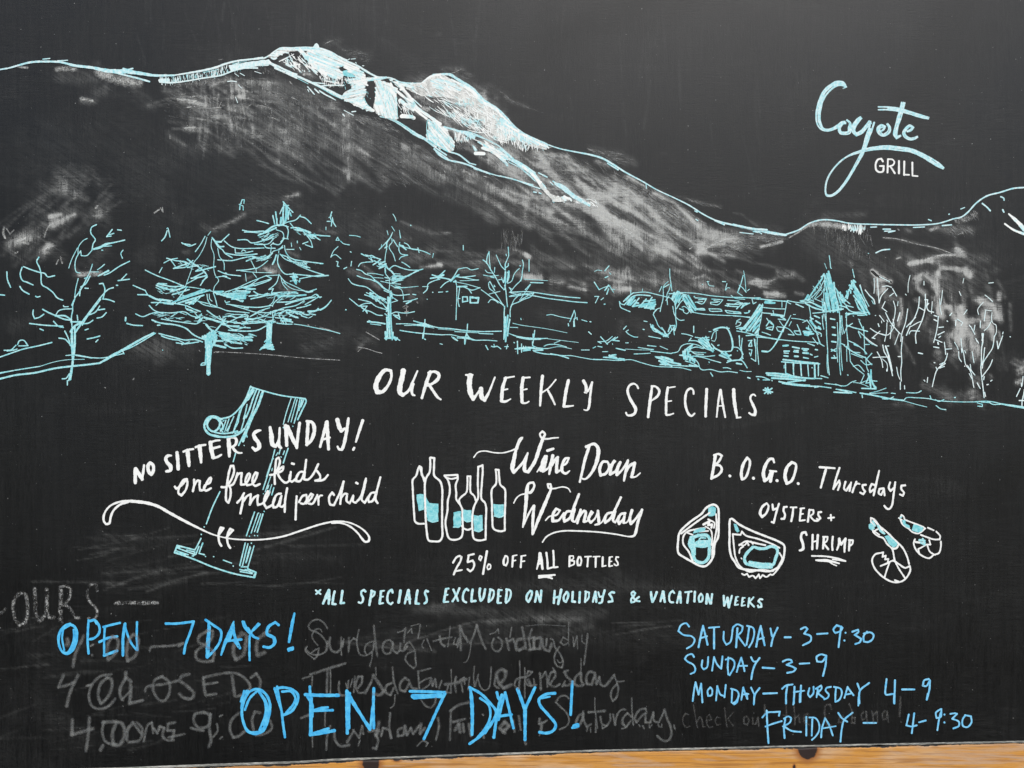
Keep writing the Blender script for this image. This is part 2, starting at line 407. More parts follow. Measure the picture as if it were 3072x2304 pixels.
# ---- wine down wednesday
W=(1220,1280,740)
D('wine_bottle_drawing',W,'white','''
w18 158 490 115 355 105 370 85 440 55 475 55 560 62 700 68 790 75 850 100 868 155 870; w18 115 355 132 365 135 430 165 470''',label='white outline of wine bottle at the far left of the bottle row')
D('wine_bottle_drawing',W,'cyan','f 90 610 120 600 155 605 155 745 110 755 100 700 88 650',label=None)
D('wine_bottle_drawing.001',W,'white','''
w19 215 278 248 282 245 370 248 440 300 490 318 550 318 700 318 870 318 990 295 1025 240 1028 198 1020 180 940 170 800 165 650 165 500 180 450 205 410 212 350 210 280''')
D('wine_bottle_drawing.001',W,'cyan','''f 175 630 188 660 205 685 285 690 282 850 230 860 190 845 180 800 172 700; w12 190 835 235 855 280 845''')
D('wine_bottle_drawing.002',W,'white','''
w18 340 438 400 435 455 432 458 470 440 520 445 600 445 650 480 700 498 740 500 800 490 990 420 1015 380 1000 355 920 348 850 365 760 370 660 385 600 385 530 365 470 340 440; w16 350 455 400 468 450 458''')
D('wine_bottle_drawing.002',W,'cyan','''f 420 770 460 762 485 755 492 890 460 905 420 900; w12 420 900 470 900''')
D('wine_bottle_drawing.003',W,'white','''
w17 545 445 572 445 570 520 575 590 605 620 620 660; w17 545 445 545 520 535 590 490 630 470 660 495 730 500 740; w17 495 890 510 910 550 925 585 910''')
D('wine_bottle_drawing.003',W,'cyan','''f 505 740 540 752 582 748 580 845 540 855 510 835; w14 512 835 545 852 580 845''')
D('wine_bottle_drawing.004',W,'white','''
w18 642 360 660 355 680 345 682 400 675 500 672 650 700 680 712 720 710 850 708 1010 660 1020 605 1005 590 920 588 830 600 730 625 670 640 640 638 500 642 360''')
D('wine_bottle_drawing.004',W,'cyan','''f 598 790 640 800 682 790 680 930 640 940 605 930; w14 605 930 650 940 682 920''')
D('wine_bottle_drawing.005',W,'white','''
w18 798 385 825 388 830 450 840 520 880 560 885 640 880 800 880 930 845 938 780 915 768 820 765 700 765 560 800 515 805 450 798 385''')
D('wine_bottle_drawing.005',W,'cyan','''f 775 690 800 698 872 698 872 800 830 815 790 800 778 760; w14 785 800 835 812 870 798''')
D('wednesday_lettering',W,'white','''
v 602 275 12 640 230 12 700 218 12 780 232 12 860 235 12 930 218 14 975 200 16;
v 990 200 20 1010 140 20 1035 105 18 1040 95 16 1015 110 18 985 190 24 965 280 36 948 380 40 960 408 30 1000 370 24 1050 310 24 1085 235 16;
v 1085 240 18 1060 330 30 1060 395 34 1090 405 30 1150 310 32 1195 180 34 1225 100 28 1240 65 22 1218 42 18 1195 65 18 1210 100 20 1255 110 18 1310 102 14 1360 98 12;
v 1262 215 26 1315 198 24; v 1240 260 16 1225 300 30 1205 390 30; v 1170 405 12 1215 340 22 1255 265 26 1235 360 28 1222 400 26 1270 370 18 1290 320 16;
v 1310 260 32 1295 340 28 1278 425 20; v 1290 370 20 1335 290 26 1355 275 26 1345 350 30 1345 405 30 1380 390 16 ;
v 1385 355 16 1430 330 20 1455 280 18 1425 285 24 1395 345 28 1395 400 28 1425 420 24 1462 395 12;
v 1640 170 26 1600 290 28 1575 400 24 1552 495 20; v 1610 180 26 1680 155 26 1715 190 34 1710 290 36 1660 410 26 1600 470 18 1560 460 14;
v 1800 315 18 1760 315 26 1730 380 28 1740 435 28 1785 420 24 1815 355 20 1795 310 18 1785 310 14; v 1810 345 12 1850 330 16 1870 310 18;
v 1860 305 24 1835 360 28 1825 425 28 1870 400 22 1905 330 24; v 1915 320 24 1885 400 28 1885 430 28 1930 390 20 1985 300 18;
v 1985 305 20 1960 420 26 1948 485 20; v 1955 430 18 2000 350 26 2045 325 26 2030 400 28 2015 450 26 2050 450 16 2095 415 12;
v 960 685 12 985 640 12 1020 612 12 1075 600 14; v 1080 590 30 1110 590 26 1145 530 22 1135 500 18 1095 510 24 1078 570 34 1070 690 32 1055 820 24 1042 900 16;
v 1050 880 16 1100 770 18 1138 710 20; v 1142 710 24 1132 830 28 1128 965 18; v 1135 960 16 1170 860 28 1220 740 34 1270 620 28 1295 550 22 1290 515 18 1265 515 18 1275 550 18 1320 555 14 1400 540 12 1450 555 12 1468 585 10;
v 1245 840 12 1280 805 14 1345 790 18 1375 750 18 1340 735 22 1310 790 28 1310 845 28 1360 840 22 1410 770 14;
v 1480 760 20 1440 760 24 1410 810 26 1415 850 26 1460 820 22 1500 720 26 1545 605 22; v 1505 740 26 1485 840 28 1510 855 16 1560 750 14;
v 1560 745 26 1545 810 26 1530 865 20; v 1545 815 18 1590 755 24 1605 760 26 1590 850 28 1620 845 16 1650 800 14;
v 1650 800 12 1670 770 18 1655 760 20 1630 830 26 1650 860 24 1690 820 16 1715 755 16; v 1715 755 22 1720 810 28 1725 870 26 1690 880 14 1740 865 14 1780 810 14;
v 1840 770 20 1800 780 24 1775 830 28 1780 860 26 1820 830 22 1870 740 24 1920 635 22; v 1870 760 24 1850 840 26 1870 860 16 1900 800 14;
v 1960 775 20 1920 785 24 1895 840 26 1905 870 24 1945 820 18 1955 780 20; v 1955 785 22 1945 860 24 1970 860 14 2010 790 14;
v 2020 750 26 2000 830 28 2010 870 26 2050 830 22 2110 745 20; v 2110 745 26 2075 850 26 2040 975 24 2000 985 14 1880 965 14 1720 945 14 1540 935 14 1400 935 14 1310 955 14 1250 990 14 1218 1035 12''')
X=(1280,1560,680)
D('bottles_offer_lettering',X,'white','''
w20 258 415 290 365 320 350 340 360 330 400 290 470 265 530; w18 275 500 345 487; w20 460 332 405 345; w20 410 350 400 405; w20 402 410 450 395 465 430 450 480 425 500 400 480;
w16 520 350 510 380 525 395 540 360 522 348; w22 588 305 550 525; w16 605 430 590 460 600 482 622 470 620 435 605 430; 
v 768 350 18 752 390 22 755 435 22 775 445 18 792 400 16 785 355 18 768 350 18; w20 842 355 835 455; w14 840 350 880 342; w14 840 400 868 393; w20 925 358 918 460; w14 920 352 965 345; w14 920 405 955 400;
v 1105 325 28 1095 400 24 1075 478 16; v 1108 328 30 1120 400 30 1130 475 22; w16 1085 430 1130 418; v 1168 320 20 1178 400 20 1180 470 22; w18 1180 475 1225 462; v 1235 300 20 1240 380 20 1240 455 20; w18 1240 462 1278 458;
w18 1095 545 1250 535; w14 1095 545 1170 550 1220 545; w18 1095 562 1170 555 1225 570; w10 1150 548 1200 560;
w20 1395 355 1392 450; w14 1395 350 1430 350 1432 375 1400 395; w16 1400 395 1440 400 1438 430 1395 448;
v 1485 360 22 1470 400 22 1475 440 20 1500 440 18 1510 395 18 1500 360 18 1485 360 18; w20 1575 360 1568 452; w14 1545 358 1605 355; w20 1650 365 1648 458; w14 1625 358 1690 355;
w20 1718 362 1715 450; w14 1715 452 1748 445; w20 1785 365 1780 450; w14 1785 362 1812 358; w12 1785 405 1805 402; w14 1782 452 1812 445; w16 1870 362 1850 360 1845 385 1862 410 1868 435 1850 445 1830 430''')
Y=(2000,1350,860)
D('thursdays_lettering',Y,'white','''
v 375 40 26 362 130 24 345 220 22; w18 365 40 400 30 425 45 400 90 370 115; v 375 115 16 410 120 20 425 150 20 400 190 20 345 218 18; w22 485 198 487 200;
v 620 60 20 590 110 24 575 180 24 580 225 22 605 215 20 635 140 18 640 80 20 620 60 18; w22 668 217 670 219;
v 828 95 16 820 68 18 795 70 22 765 110 26 745 180 28 755 235 28 785 215 24 800 170 16; w14 795 160 845 165; v 815 170 26 800 240 26; w24 850 235 852 237;
v 965 95 22 930 130 26 912 200 28 925 258 24 960 240 22 990 170 20 995 110 20 965 95 20; w22 1013 258 1015 260;
w17 1180 132 1295 140; v 1230 140 20 1210 210 20 1188 290 16; w17 1332 138 1305 220 1285 300; w16 1290 290 1330 235 1335 260 1320 308; 
w16 1378 245 1368 300 1385 312 1415 265; w16 1422 250 1410 315; w16 1462 245 1440 300 1432 325; w14 1450 275 1470 258 1488 262; w16 1535 268 1510 270 1512 295 1530 320 1515 340 1492 328;
w16 1605 270 1580 262 1565 300 1570 325 1595 305; v 1638 160 14 1615 260 18 1595 350 16; w16 1672 295 1640 300 1635 335 1655 345 1675 300 1680 350;
w16 1722 250 1712 290 1725 315 1755 290; w16 1762 248 1750 340 1735 430 1715 455 1695 450 1678 430; w16 1838 272 1810 275 1808 300 1830 330 1820 352 1798 342''')
D('oysters_lettering',Y,'white','''
v 770 410 16 735 440 20 720 490 22 735 515 20 765 490 18 785 430 16 770 410 14; w17 815 420 820 460 850 450; w16 865 415 845 480 825 560 810 555;
w17 925 438 905 440 900 465 912 500 905 530 885 530; w14 955 442 1000 442; v 975 445 16 970 500 18 960 548 18; w16 1035 452 1025 545; w13 1030 452 1060 448; w13 1030 495 1050 492; w14 1025 545 1065 540;
w17 1100 460 1088 552; w14 1100 462 1130 462 1130 490 1100 510; w15 1105 510 1140 545 1165 545; w16 1190 478 1170 480 1168 500 1185 525 1170 540 1158 530; w14 1245 525 1290 520; w14 1265 500 1268 542''')
Z=(2000,1480,860)
D('shrimp_lettering',Z,'white','''
v 1078 320 18 1070 300 18 1045 305 20 1035 340 20 1050 390 22 1050 430 22 1025 440 16; w18 1125 320 1122 430; w18 1165 322 1158 425; w13 1122 375 1162 365;
w18 1212 340 1205 425; w14 1205 335 1240 335 1235 365 1210 385; w16 1210 385 1245 430; v 1280 335 18 1275 400 16 1278 435 18; v 1330 350 22 1325 400 16 1312 435 14; v 1330 355 20 1345 395 18 1375 350 16; v 1378 350 20 1372 400 18 1370 450 16;
w18 1410 362 1405 440; w15 1405 360 1435 362 1430 390 1405 408; w13 1120 482 1230 486 1330 505 1378 522 1280 508; v 1150 515 14 1200 518 20 1260 522 20 1330 540 12; v 1250 525 14 1280 545 10 1310 558 10; v 1165 515 12 1220 512 14 1270 520 12''')
D('oyster_drawing',Z,'white','''
w17 345 88 300 115 270 155 180 220 100 300 88 360 90 460 130 490 200 530 260 560 300 560 340 520 360 480 370 390 395 340 400 250 400 150 395 110 370 88 345 88;
w15 330 150 230 220 110 310; w14 380 160 385 260 370 350 352 420 350 500; w12 300 255 340 285 350 340 345 400; w18 285 240 330 215 320 245 350 240 345 265; w13 320 200 370 230 365 265; w14 300 265 240 275 160 295 130 330 128 390 170 450 200 520; w12 150 300 200 320; w14 240 295 320 290''')
D('oyster_drawing',Z,'cyan','''f 320 110 350 95 380 110 375 165 350 180 320 175; f 210 285 250 270 300 262 300 290 250 300 200 310; 
w30 190 340 175 390 195 430 205 480 225 520 280 535 320 500 330 420 330 350 310 325 250 325 200 340; w40 200 360 200 410 245 380 320 380 310 400 220 400; w26 215 425 215 470; w22 240 320 310 320; w14 245 372 260 345 300 345''')
D('oyster_drawing.001',Z,'white','''
w17 490 200 500 195 560 240 660 290 760 330 860 370 905 400 910 430 895 520 870 560 800 600 720 595 640 590 560 575 520 520 500 490 485 420 485 330 490 200;
w14 510 315 570 320 580 295 610 325 700 350 800 385 870 420; w13 510 315 520 420 530 490 565 560 640 605 720 590 820 600; w12 870 460 890 500 860 565; 
w13 580 620 600 630 620 620 635 645 665 635 685 655 700 640 710 625 720 655 740 630 770 645 800 625 815 630 870 570;
w14 560 400 610 370 650 375 690 385 760 400; w12 560 395 600 400 620 375; w13 560 460 565 430 590 410; w10 575 500 580 505; w14 620 370 632 400; w12 650 370 665 390''')
D('oyster_drawing.001',Z,'cyan','''f 515 235 540 240 560 290 545 305 525 285; w28 665 415 620 460 600 500 612 540 680 555 760 550 820 550 840 500 855 450 845 420 800 410 760 425 710 425 680 415; w24 620 545 720 570 810 570; w24 640 530 740 545 800 545''')
D('shrimp_drawing',Z,'white','''
w14 1575 190 1600 200 1640 250 1700 300 1760 360 1820 420 1855 490 1870 545; w13 1575 190 1578 225 1600 240 1590 290 1630 330 1670 345 1700 390 1740 430 1755 500 1760 520; w12 1600 210 1650 270 1680 310; w12 1640 270 1600 290 1640 320; w16 1740 430 1775 420 1790 390; w15 1755 380 1740 430;
w14 1645 460 1610 470 1585 510 1600 570 1640 620 1690 660 1750 685 1810 680 1850 650 1880 590 1875 560 1840 575 1790 545 1745 520 1700 540 1650 560 ; 
w13 1650 460 1670 455 1665 490 1690 480 1685 510 1710 505 1705 535 1720 530; w13 1720 530 1695 600 1680 650; w13 1760 520 1790 580 1840 655; w13 1760 670 1790 680; w12 1740 520 1752 515''')
D('shrimp_drawing',Z,'cyan','''f 1560 240 1580 230 1600 250 1605 270 1580 285 1560 270; f 1680 330 1710 320 1780 385 1775 405 1750 420 1715 390; w20 1630 250 1650 290 1680 310; w16 1590 215 1610 250''')
D('shrimp_drawing.001',Z,'white','''
w12 1800 190 1810 165 1830 180 1835 200 1880 220 1980 260 1990 270; w12 1800 195 1820 240 1870 275 1890 295 1940 310 1960 300 1995 270; w13 2015 265 2060 285; w13 2080 295 2110 330 2105 355 2060 355 2000 335 1960 320;
w13 2115 370 2115 410 2100 460 2060 475 2025 500 1960 475 1920 430 1905 380 1915 355 ; w12 2025 360 2035 395 2000 395; w12 1995 400 1960 420 1940 430 1950 470; w12 2010 400 2030 450 2070 475; w12 1790 190 1815 205; w16 1920 375 1990 385''')
D('shrimp_drawing.001',Z,'cyan','''f 1905 235 1980 260 1970 290 1940 305 1890 285; f 1815 205 1840 205 1840 235 1870 250 1880 270 1850 265 1825 240; w22 1950 360 1990 365; w20 1960 380 1990 395; w20 1975 350 1990 380; w12 1800 190 1812 180''')

# ---- exclusion note
A=(920,1740,720)
D('exclusion_lettering',A,'palecyan','''
w16 85 95 128 128; w16 128 90 88 128; v 205 95 28 180 150 26 152 215 20; v 205 98 28 208 160 24 203 218 22; w20 175 170 210 165; w22 258 105 245 160 238 220 268 222; w22 330 100 322 160 315 212 345 210;
w20 542 105 530 92 505 105 505 135 520 165 515 200 500 212 480 205; w22 600 100 588 170 578 230; w18 595 98 628 110 620 140 590 165; w22 685 105 680 160 672 215; w16 685 102 715 98; w14 680 155 705 152; w16 672 218 705 212;
w20 792 115 785 90 760 105 745 150 750 205 775 222 792 208; w24 865 98 858 150 848 205; w20 935 95 920 150 905 215; v 938 95 28 945 150 24 952 215 20; w18 915 180 955 175; w22 1022 95 1012 150 1005 215 1035 218; w20 1118 105 1100 98 1090 120 1105 160 1105 200 1085 215;
w22 1285 85 1275 140 1265 200; w16 1282 80 1308 78; w14 1275 140 1300 135; w16 1265 203 1305 200; w20 1352 88 1375 140 1395 190; w20 1408 75 1380 140 1345 195; w20 1490 95 1475 80 1455 100 1440 145 1445 190 1470 205; w22 1530 88 1522 140 1520 195 1555 192; w22 1598 80 1592 130 1605 190 1625 170 1645 85;
w22 1695 90 1685 140 1678 200; w18 1690 85 1720 95 1725 130 1705 180 1680 200; w22 1770 90 1765 150 1760 205; w16 1770 92 1798 92; w14 1768 150 1788 148; w16 1762 212 1792 210; w22 1845 95 1840 150 1835 200; w18 1840 85 1875 95 1882 130 1860 190 1838 210;
w20 2060 98 2030 140 2028 185 2045 200 2070 150 2075 105 2060 98; w20 2120 105 2115 150 2105 200; w20 2122 105 2140 160 2150 200; w20 2162 98 2155 200''')
A2=(1580,1740,720)
D('exclusion_lettering',A2,'palecyan','''
w20 258 98 250 210; w24 318 90 305 150 290 220; w18 250 165 310 150; w20 370 110 342 150 345 190 362 200 382 150 380 115 365 110; w22 425 110 420 195 445 200; w22 490 112 485 205; w20 545 110 538 200; w16 540 105 575 115 570 165 540 200; w18 632 108 610 200; w20 635 108 642 200; w16 615 165 645 162;
w16 660 112 672 155 695 150; w20 718 95 700 160 690 205 668 212; w20 805 115 785 110 762 130 785 165 790 195 755 200;
w18 985 105 965 120 975 150 1010 190 1040 195; w18 985 108 1000 120 985 150 962 175 965 205 990 200 1010 175 1035 155; w22 1145 110 1150 160 1158 200 1180 160 1198 112; w20 1255 105 1232 195; w22 1260 108 1265 160 1272 200; w16 1235 165 1270 162; w18 1360 120 1345 100 1322 120 1312 165 1322 200 1350 205;
w20 1410 108 1385 208; w22 1412 110 1420 208; w16 1392 170 1422 165; w16 1460 112 1520 105; w20 1492 110 1480 208; w22 1550 108 1545 195; w18 1605 125 1585 160 1590 200 1612 195 1622 150 1605 125; w22 1662 130 1655 215; w20 1665 130 1680 180 1690 215; w20 1708 130 1698 215;
w20 1815 145 1818 230; w20 1820 235 1848 170; w24 1850 165 1862 250; w18 1865 245 1890 145; w18 1930 160 1918 228; w12 1930 155 1950 153; w12 1925 192 1942 190; w13 1918 230 1948 225; w18 1990 165 1980 235; w12 1990 165 2010 163; w12 1985 200 2002 198; w13 1980 238 2012 230; w18 2050 168 2040 245; w15 2090 158 2050 205; w16 2055 205 2095 245; w18 2172 178 2150 175 2135 195 2160 220 2162 245 2135 250 2130 235''')
# ---- chalk OURS
B=(0,1730,900)
D('hours_lettering',B,'chalk','''
w24 150 120 110 160 98 230 115 310 145 355 185 340 205 260 200 170 185 125 155 120; w26 258 90 262 180 265 270 295 325 330 290 345 230 348 90; w24 345 230 365 300 400 300;
w30 448 80 452 180 445 280 455 330; w20 445 75 490 70 520 90 520 140 500 180 455 215; w22 480 205 515 230 540 270 560 300 585 305; w20 720 105 710 60 670 60 645 100 660 180 710 230 715 290 690 310 650 300; w28 850 192 1165 192; w22 -10 275 20 260 40 235; w10 0 375 5 378''')
# ---- open 7 days (small)
D('open_days_lettering',B,'blue','''
v 520 345 14 480 360 16 440 420 22 435 490 18 460 550 18 500 565 24 540 530 26 565 450 26 560 380 20 530 355 18 490 365 16; w14 470 380 460 450 475 540; w14 520 355 470 385; w14 545 390 545 460 520 530 500 560;
w17 655 320 650 400 648 480 655 565; w18 655 330 700 320 735 370 730 420 690 455 665 460; w18 705 330 715 345; w16 775 365 770 460 770 580; w17 765 370 820 355 885 340; w18 735 480 800 450 865 440; w20 770 580 810 565 865 545;
w20 925 345 910 440 908 580; w16 920 350 940 420 970 490 1010 540; w20 920 360 905 480; w16 1012 335 1010 440 1015 540;
w18 1225 345 1300 345 1430 330 1400 420 1370 500 1358 565; v 1540 340 16 1540 420 26 1535 500 30 1530 590 26; w18 1518 318 1580 360 1630 400 1625 470 1590 530 1530 595; w22 1545 370 1535 560;
v 1725 330 12 1700 400 26 1660 490 24 1632 575 14; w26 1710 400 1690 460; w20 1720 350 1730 430 1770 525; w18 1665 475 1780 462; w18 1725 465 1760 515; 
w18 1790 330 1810 380 1850 420; w14 1800 330 1825 390; w16 1905 345 1860 400 1845 430 1840 520 1842 615; w14 1915 350 1870 395; w18 1830 380 1870 440 1905 455;
v 2055 355 18 2030 335 18 1980 370 22 1970 420 22 2020 450 26 2025 490 24 1990 520 20 1945 515 20; v 2172 270 14 2155 350 24 2132 480 18; w28 2130 535 2155 530; w16 2130 545 2160 520''')
# ---- erased small times
D('erased_lettering',B,'ghost','''
w30 500 460 505 505 490 500; w26 620 435 590 500 560 560 540 660; w16 690 500 670 510; w18 680 575 682 580; w26 830 440 800 490 790 560 800 610 840 580 870 520 868 460 830 440; w26 985 425 950 470 935 560 945 620 1000 580 1020 500 1015 440 985 425; 
w20 1105 545 1115 520 1200 512 1290 505 1350 490; w22 1350 490 1320 510; w24 1530 400 1470 440 1465 480 1520 510 1580 560 1570 620 1500 625 1450 600 1450 550 1500 510 1560 460 1570 400 1530 395; w30 1790 420 1740 470 1720 560 1740 610 1790 580 1810 510 1815 430 1780 415; w30 1960 420 1905 460 1890 530 1900 580 1950 560; w22 1940 420 1990 400''')
B2=(0,1980,900)
D('erased_lettering',B2,'ghost','''
w24 470 110 430 200 480 190 545 165; w26 575 115 520 230 492 340; w18 655 185 650 190; w22 820 105 740 120 680 180 655 260 680 340 740 360 800 340 850 285; w20 640 190 680 180; w24 790 130 740 180 725 270 745 320 790 280 825 200 820 140 790 130; w28 930 90 925 140; w24 970 160 930 130 890 200 885 260 905 295; w26 960 150 965 230 955 320 1050 298; w18 900 290 960 230;
w20 1070 230 1080 200 1140 185 1200 180 1320 150; w22 1200 120 1140 150 1130 220 1170 290 1210 300 1250 240 1245 160 1190 120; w26 1395 105 1340 120 1330 150 1390 200 1430 250 1410 285 1350 275 1325 250; w24 1500 130 1505 200 1515 260; w22 1500 130 1560 115 1635 100; w20 1510 180 1605 165; w20 1520 260 1595 250; w26 1710 110 1720 180 1730 265; w22 1650 95 1750 100 1820 150 1845 200 1800 250 1740 270; w22 1850 130 1890 100 1920 150 1915 210;
w28 535 440 530 550 600 530 690 505; w26 660 425 650 560 635 670; w26 760 630 740 665; w22 765 455 755 530 780 600 850 630; w28 860 460 830 540 835 620 880 625 920 540 900 470 850 455 760 460; w26 980 460 940 520 935 590; w22 1010 460 1050 510 1030 590 950 605; w22 985 465 1040 540; w18 1060 600 1090 480 1120 460 1130 540; w22 1130 500 1160 540 1180 490 1210 500 1200 560 1230 590 1280 590; w22 1290 460 1240 470 1235 520 1285 520 1270 580; w18 1240 570 1360 545;
w22 1410 500 1440 510 1500 520; w24 1500 385 1440 400 1430 450 1470 500 1540 480 1550 400 1500 385; w24 1550 400 1545 500 1555 600 1540 640; w16 1600 470 1605 520 1570 570; w14 1640 405 1620 415; w14 1640 565 1622 580; w22 1760 390 1710 440 1695 510 1720 570 1760 560 1810 520; w22 1920 390 1880 380 1860 440 1870 520 ; w20 1990 440 2005 500 1960 540 1890 555''')
# ---- open 7 days (big)
E=(680,2000,1100)
D('big_open_days_lettering',E,'blue','''
v 130 145 12 110 190 14 92 260 16 100 330 16 130 390 18 180 400 24 220 380 24 250 310 20 262 230 16 240 170 16 190 135 16 140 150 14 105 210 14 90 280 14; w12 105 145 92 220 88 250; w14 180 150 140 190 110 260; w16 200 155 240 220 245 290 225 350; w14 190 145 230 210 235 280 200 380; w12 85 210 95 180 120 145;
w15 290 130 310 200 330 260 340 340 352 425; w13 305 120 330 260; w16 290 135 340 125 400 140 430 170 425 215 390 270 340 292; w14 335 150 390 150 415 190 400 230 360 275; 
w16 502 120 505 200 510 280 510 410; w18 490 180 515 230 515 300; w20 475 168 560 172 675 172; w16 520 265 570 250 610 245; w16 520 265 640 262; w16 515 405 560 390 615 372; w20 505 410 570 400 650 385; w22 510 190 508 400;
w18 725 150 725 250 728 400; w16 742 160 738 280 738 370; w18 725 145 780 240 865 380; w13 740 190 800 280 870 370; w17 888 130 885 240 888 370; w14 880 240 870 340 865 380;
w17 1105 148 1200 150 1320 155 1270 260 1220 370 1190 435; w26 1125 178 1290 175; w14 1130 190 1260 180 1300 172;
v 1470 125 14 1478 200 22 1482 300 20 1480 410 18; w16 1465 125 1530 160 1590 220 1625 270 1600 340 1540 410 1465 465; w14 1530 190 1580 230 1590 300 1560 370 1510 430; w14 1600 330 1560 400;
w17 1660 170 1640 240 1625 330 1612 425; w15 1680 160 1660 230 1640 320; w17 1630 155 1640 190 1650 200; w16 1680 155 1700 240 1730 370; w16 1630 300 1720 288; 
w20 1755 135 1775 190 1800 260; w18 1860 125 1830 190 1800 260 1800 340 1800 440; w22 1800 265 1800 340;
w17 1980 160 1930 165 1885 195 1890 230 1940 290 1985 350 1970 385 1930 400 1888 395; w12 1900 190 1950 180; w16 2085 90 2080 190 2075 290; w26 2098 360 2115 352; w16 2085 368 2120 358''')
# ---- erased days
q_=2212/1270
g1=(900,1840,440*q_); g2=(1300,1840,480*q_); g3=(900,1970,500*q_); g4=(1380,1970,520*q_); g5=(880,2100,760*q_)
D('erased_lettering.001',g1,'ghost','''
w16 238 130 205 80 150 52 95 75 75 115 95 145 150 165 210 220 240 290 215 335 150 360 85 345 50 310; w14 190 160 175 135 135 140 105 190 120 235 155 275; w14 60 285 45 320 100 375 125 395 150 370 165 300 120 325 95 345; w10 50 310 60 290;
w18 225 320 240 240; w22 262 210 255 270 280 325 320 335 350 310 372 240; w14 358 205 355 280 360 360; w14 380 220 370 290; w20 425 210 425 270 420 330; w16 430 250 465 215 490 230; w14 512 140 498 200 492 240; w16 490 230 500 300 520 355 560 365 600 350 632 320 640 240; w16 580 360 560 320 580 265 625 245; w20 640 105 648 200 658 290 670 370; w12 625 330 622 400 605 450; w10 600 455 608 457;
w20 800 250 770 230 730 250 715 300 735 345 775 345 800 290 805 260 810 320 840 345 865 320; w18 870 260 865 320 895 325 930 285; w16 900 310 920 265 945 245 970 275 995 325 1000 400 1005 450 985 475 940 440 912 395 930 350 985 325; 
w14 845 165 890 150 918 125; w18 915 130 905 200 900 250; w12 930 170 965 130 970 170; w14 1042 95 1035 150 1020 220; w10 1030 90 960 110; w12 1075 230 1055 280 1070 300; w12 1100 220 1140 320''')
D('erased_lettering.001',g2,'ghost','''
w16 0 220 40 210 80 200 145 188; w20 50 180 65 240 90 260; w10 135 100 125 190 115 265; w12 175 190 160 240 185 250 200 200; w22 212 100 215 190 218 290; w18 220 120 250 190 295 235 325 160 345 90; w20 345 90 365 160 390 230 415 280; w10 300 240 290 310 265 380 240 390; w12 190 270 215 200; w12 270 230 260 180;
w12 450 165 490 150 515 125 520 160; w18 480 200 465 250 480 290 515 300 540 270 545 220 515 190; w20 580 200 590 250 600 290; w18 600 220 635 200 650 250 660 295; w12 622 110 608 190; w22 705 110 720 190 735 280; w26 710 200 670 210 655 260 680 295 720 270; w18 782 125 760 200 770 280; w22 750 200 800 190 800 280 760 290; w24 850 190 800 210 800 280 845 280 860 200 880 280 920 300 940 240; w16 900 200 895 260; w16 930 200 950 210 965 265 1010 330 1030 390 1020 430 985 420 960 370 970 310 1000 265; w12 1030 380 1000 390 985 370;
w10 1075 65 1072 150 1075 260; w14 1065 210 1030 190 1010 230 1040 250 1070 230; w12 1110 190 1115 260 1140 180 1145 280; w10 1180 170 1180 220 1200 240; w16 1225 160 1215 250 1205 330 1195 405; w6 735 100 850 90 1050 100''')
D('erased_lettering.001',g3,'ghost','''
w22 80 135 200 95 345 50; w14 20 165 80 148; w12 95 150 92 220; w20 210 100 208 180 205 270; w12 232 95 234 180 232 275; w18 300 190 295 240 310 290 340 295; w12 350 200 360 240; w14 370 180 365 240; w12 400 170 385 230; w18 440 240 470 200 475 150 445 150 425 220 445 270 490 270 540 200; w16 420 150 410 270; w26 560 140 600 200 640 260 610 290 560 280; w16 560 140 540 200 500 280; w12 578 80 580 140; w16 705 80 715 180 745 280; w20 700 200 660 220 655 270 690 290 715 240; w12 725 290 715 370 690 390; 
w20 830 180 800 160 765 200 765 250 800 265 825 220 835 200 860 240 890 245; w16 900 110 905 180 910 240; w14 905 110 950 100 995 88; w14 910 200 960 170 995 160 985 210 930 250; w18 1000 160 1010 220 1030 170 1040 230; w14 1080 180 1060 240; w26 1105 210 1160 205 1200 195 1265 170; w10 1152 95 1155 200; w16 1190 150 1180 200 1190 270; w14 1130 220 1115 270 1150 275 1150 220; w14 1230 200 1240 270; w16 925 330 960 375 1000 385 1030 350 1035 310''')
D('erased_lettering.001',g4,'ghost','''
w12 105 70 100 150 105 215; w12 130 150 150 220 180 245 210 230 225 150 228 75; w14 110 215 135 130; w12 0 170 30 150 35 200; w12 70 150 60 240; w26 290 200 330 150 335 105 300 95 270 120 285 190 320 230 375 205; w16 260 150 255 210 285 230; w10 437 30 440 150; w16 470 150 420 160 400 210 430 235 440 150; w12 475 80 475 200 475 300; w14 440 150 500 140 530 110 500 105 480 170 500 210 560 205; w24 500 170 520 210; w14 540 160 545 210; w18 585 120 590 180 592 240; w16 600 150 625 110 635 140 640 220; w18 660 200 700 130 690 105 665 120 650 190 690 220 730 200; w12 680 80 700 110; 
w20 790 100 765 110 780 140 815 180 800 205 760 210; w16 770 180 750 215; w10 887 15 885 120; w20 880 120 845 150 835 200 870 215 900 210; w20 885 120 890 180 905 205; w20 990 120 950 110 925 150 930 200 965 205 990 130 1000 200 1020 150 1030 200 1060 215 1095 180 1130 135; w14 1130 135 1150 180 1200 180; w16 1150 185 1160 240 1145 300 1120 325 1105 290 1115 240 1150 200''')
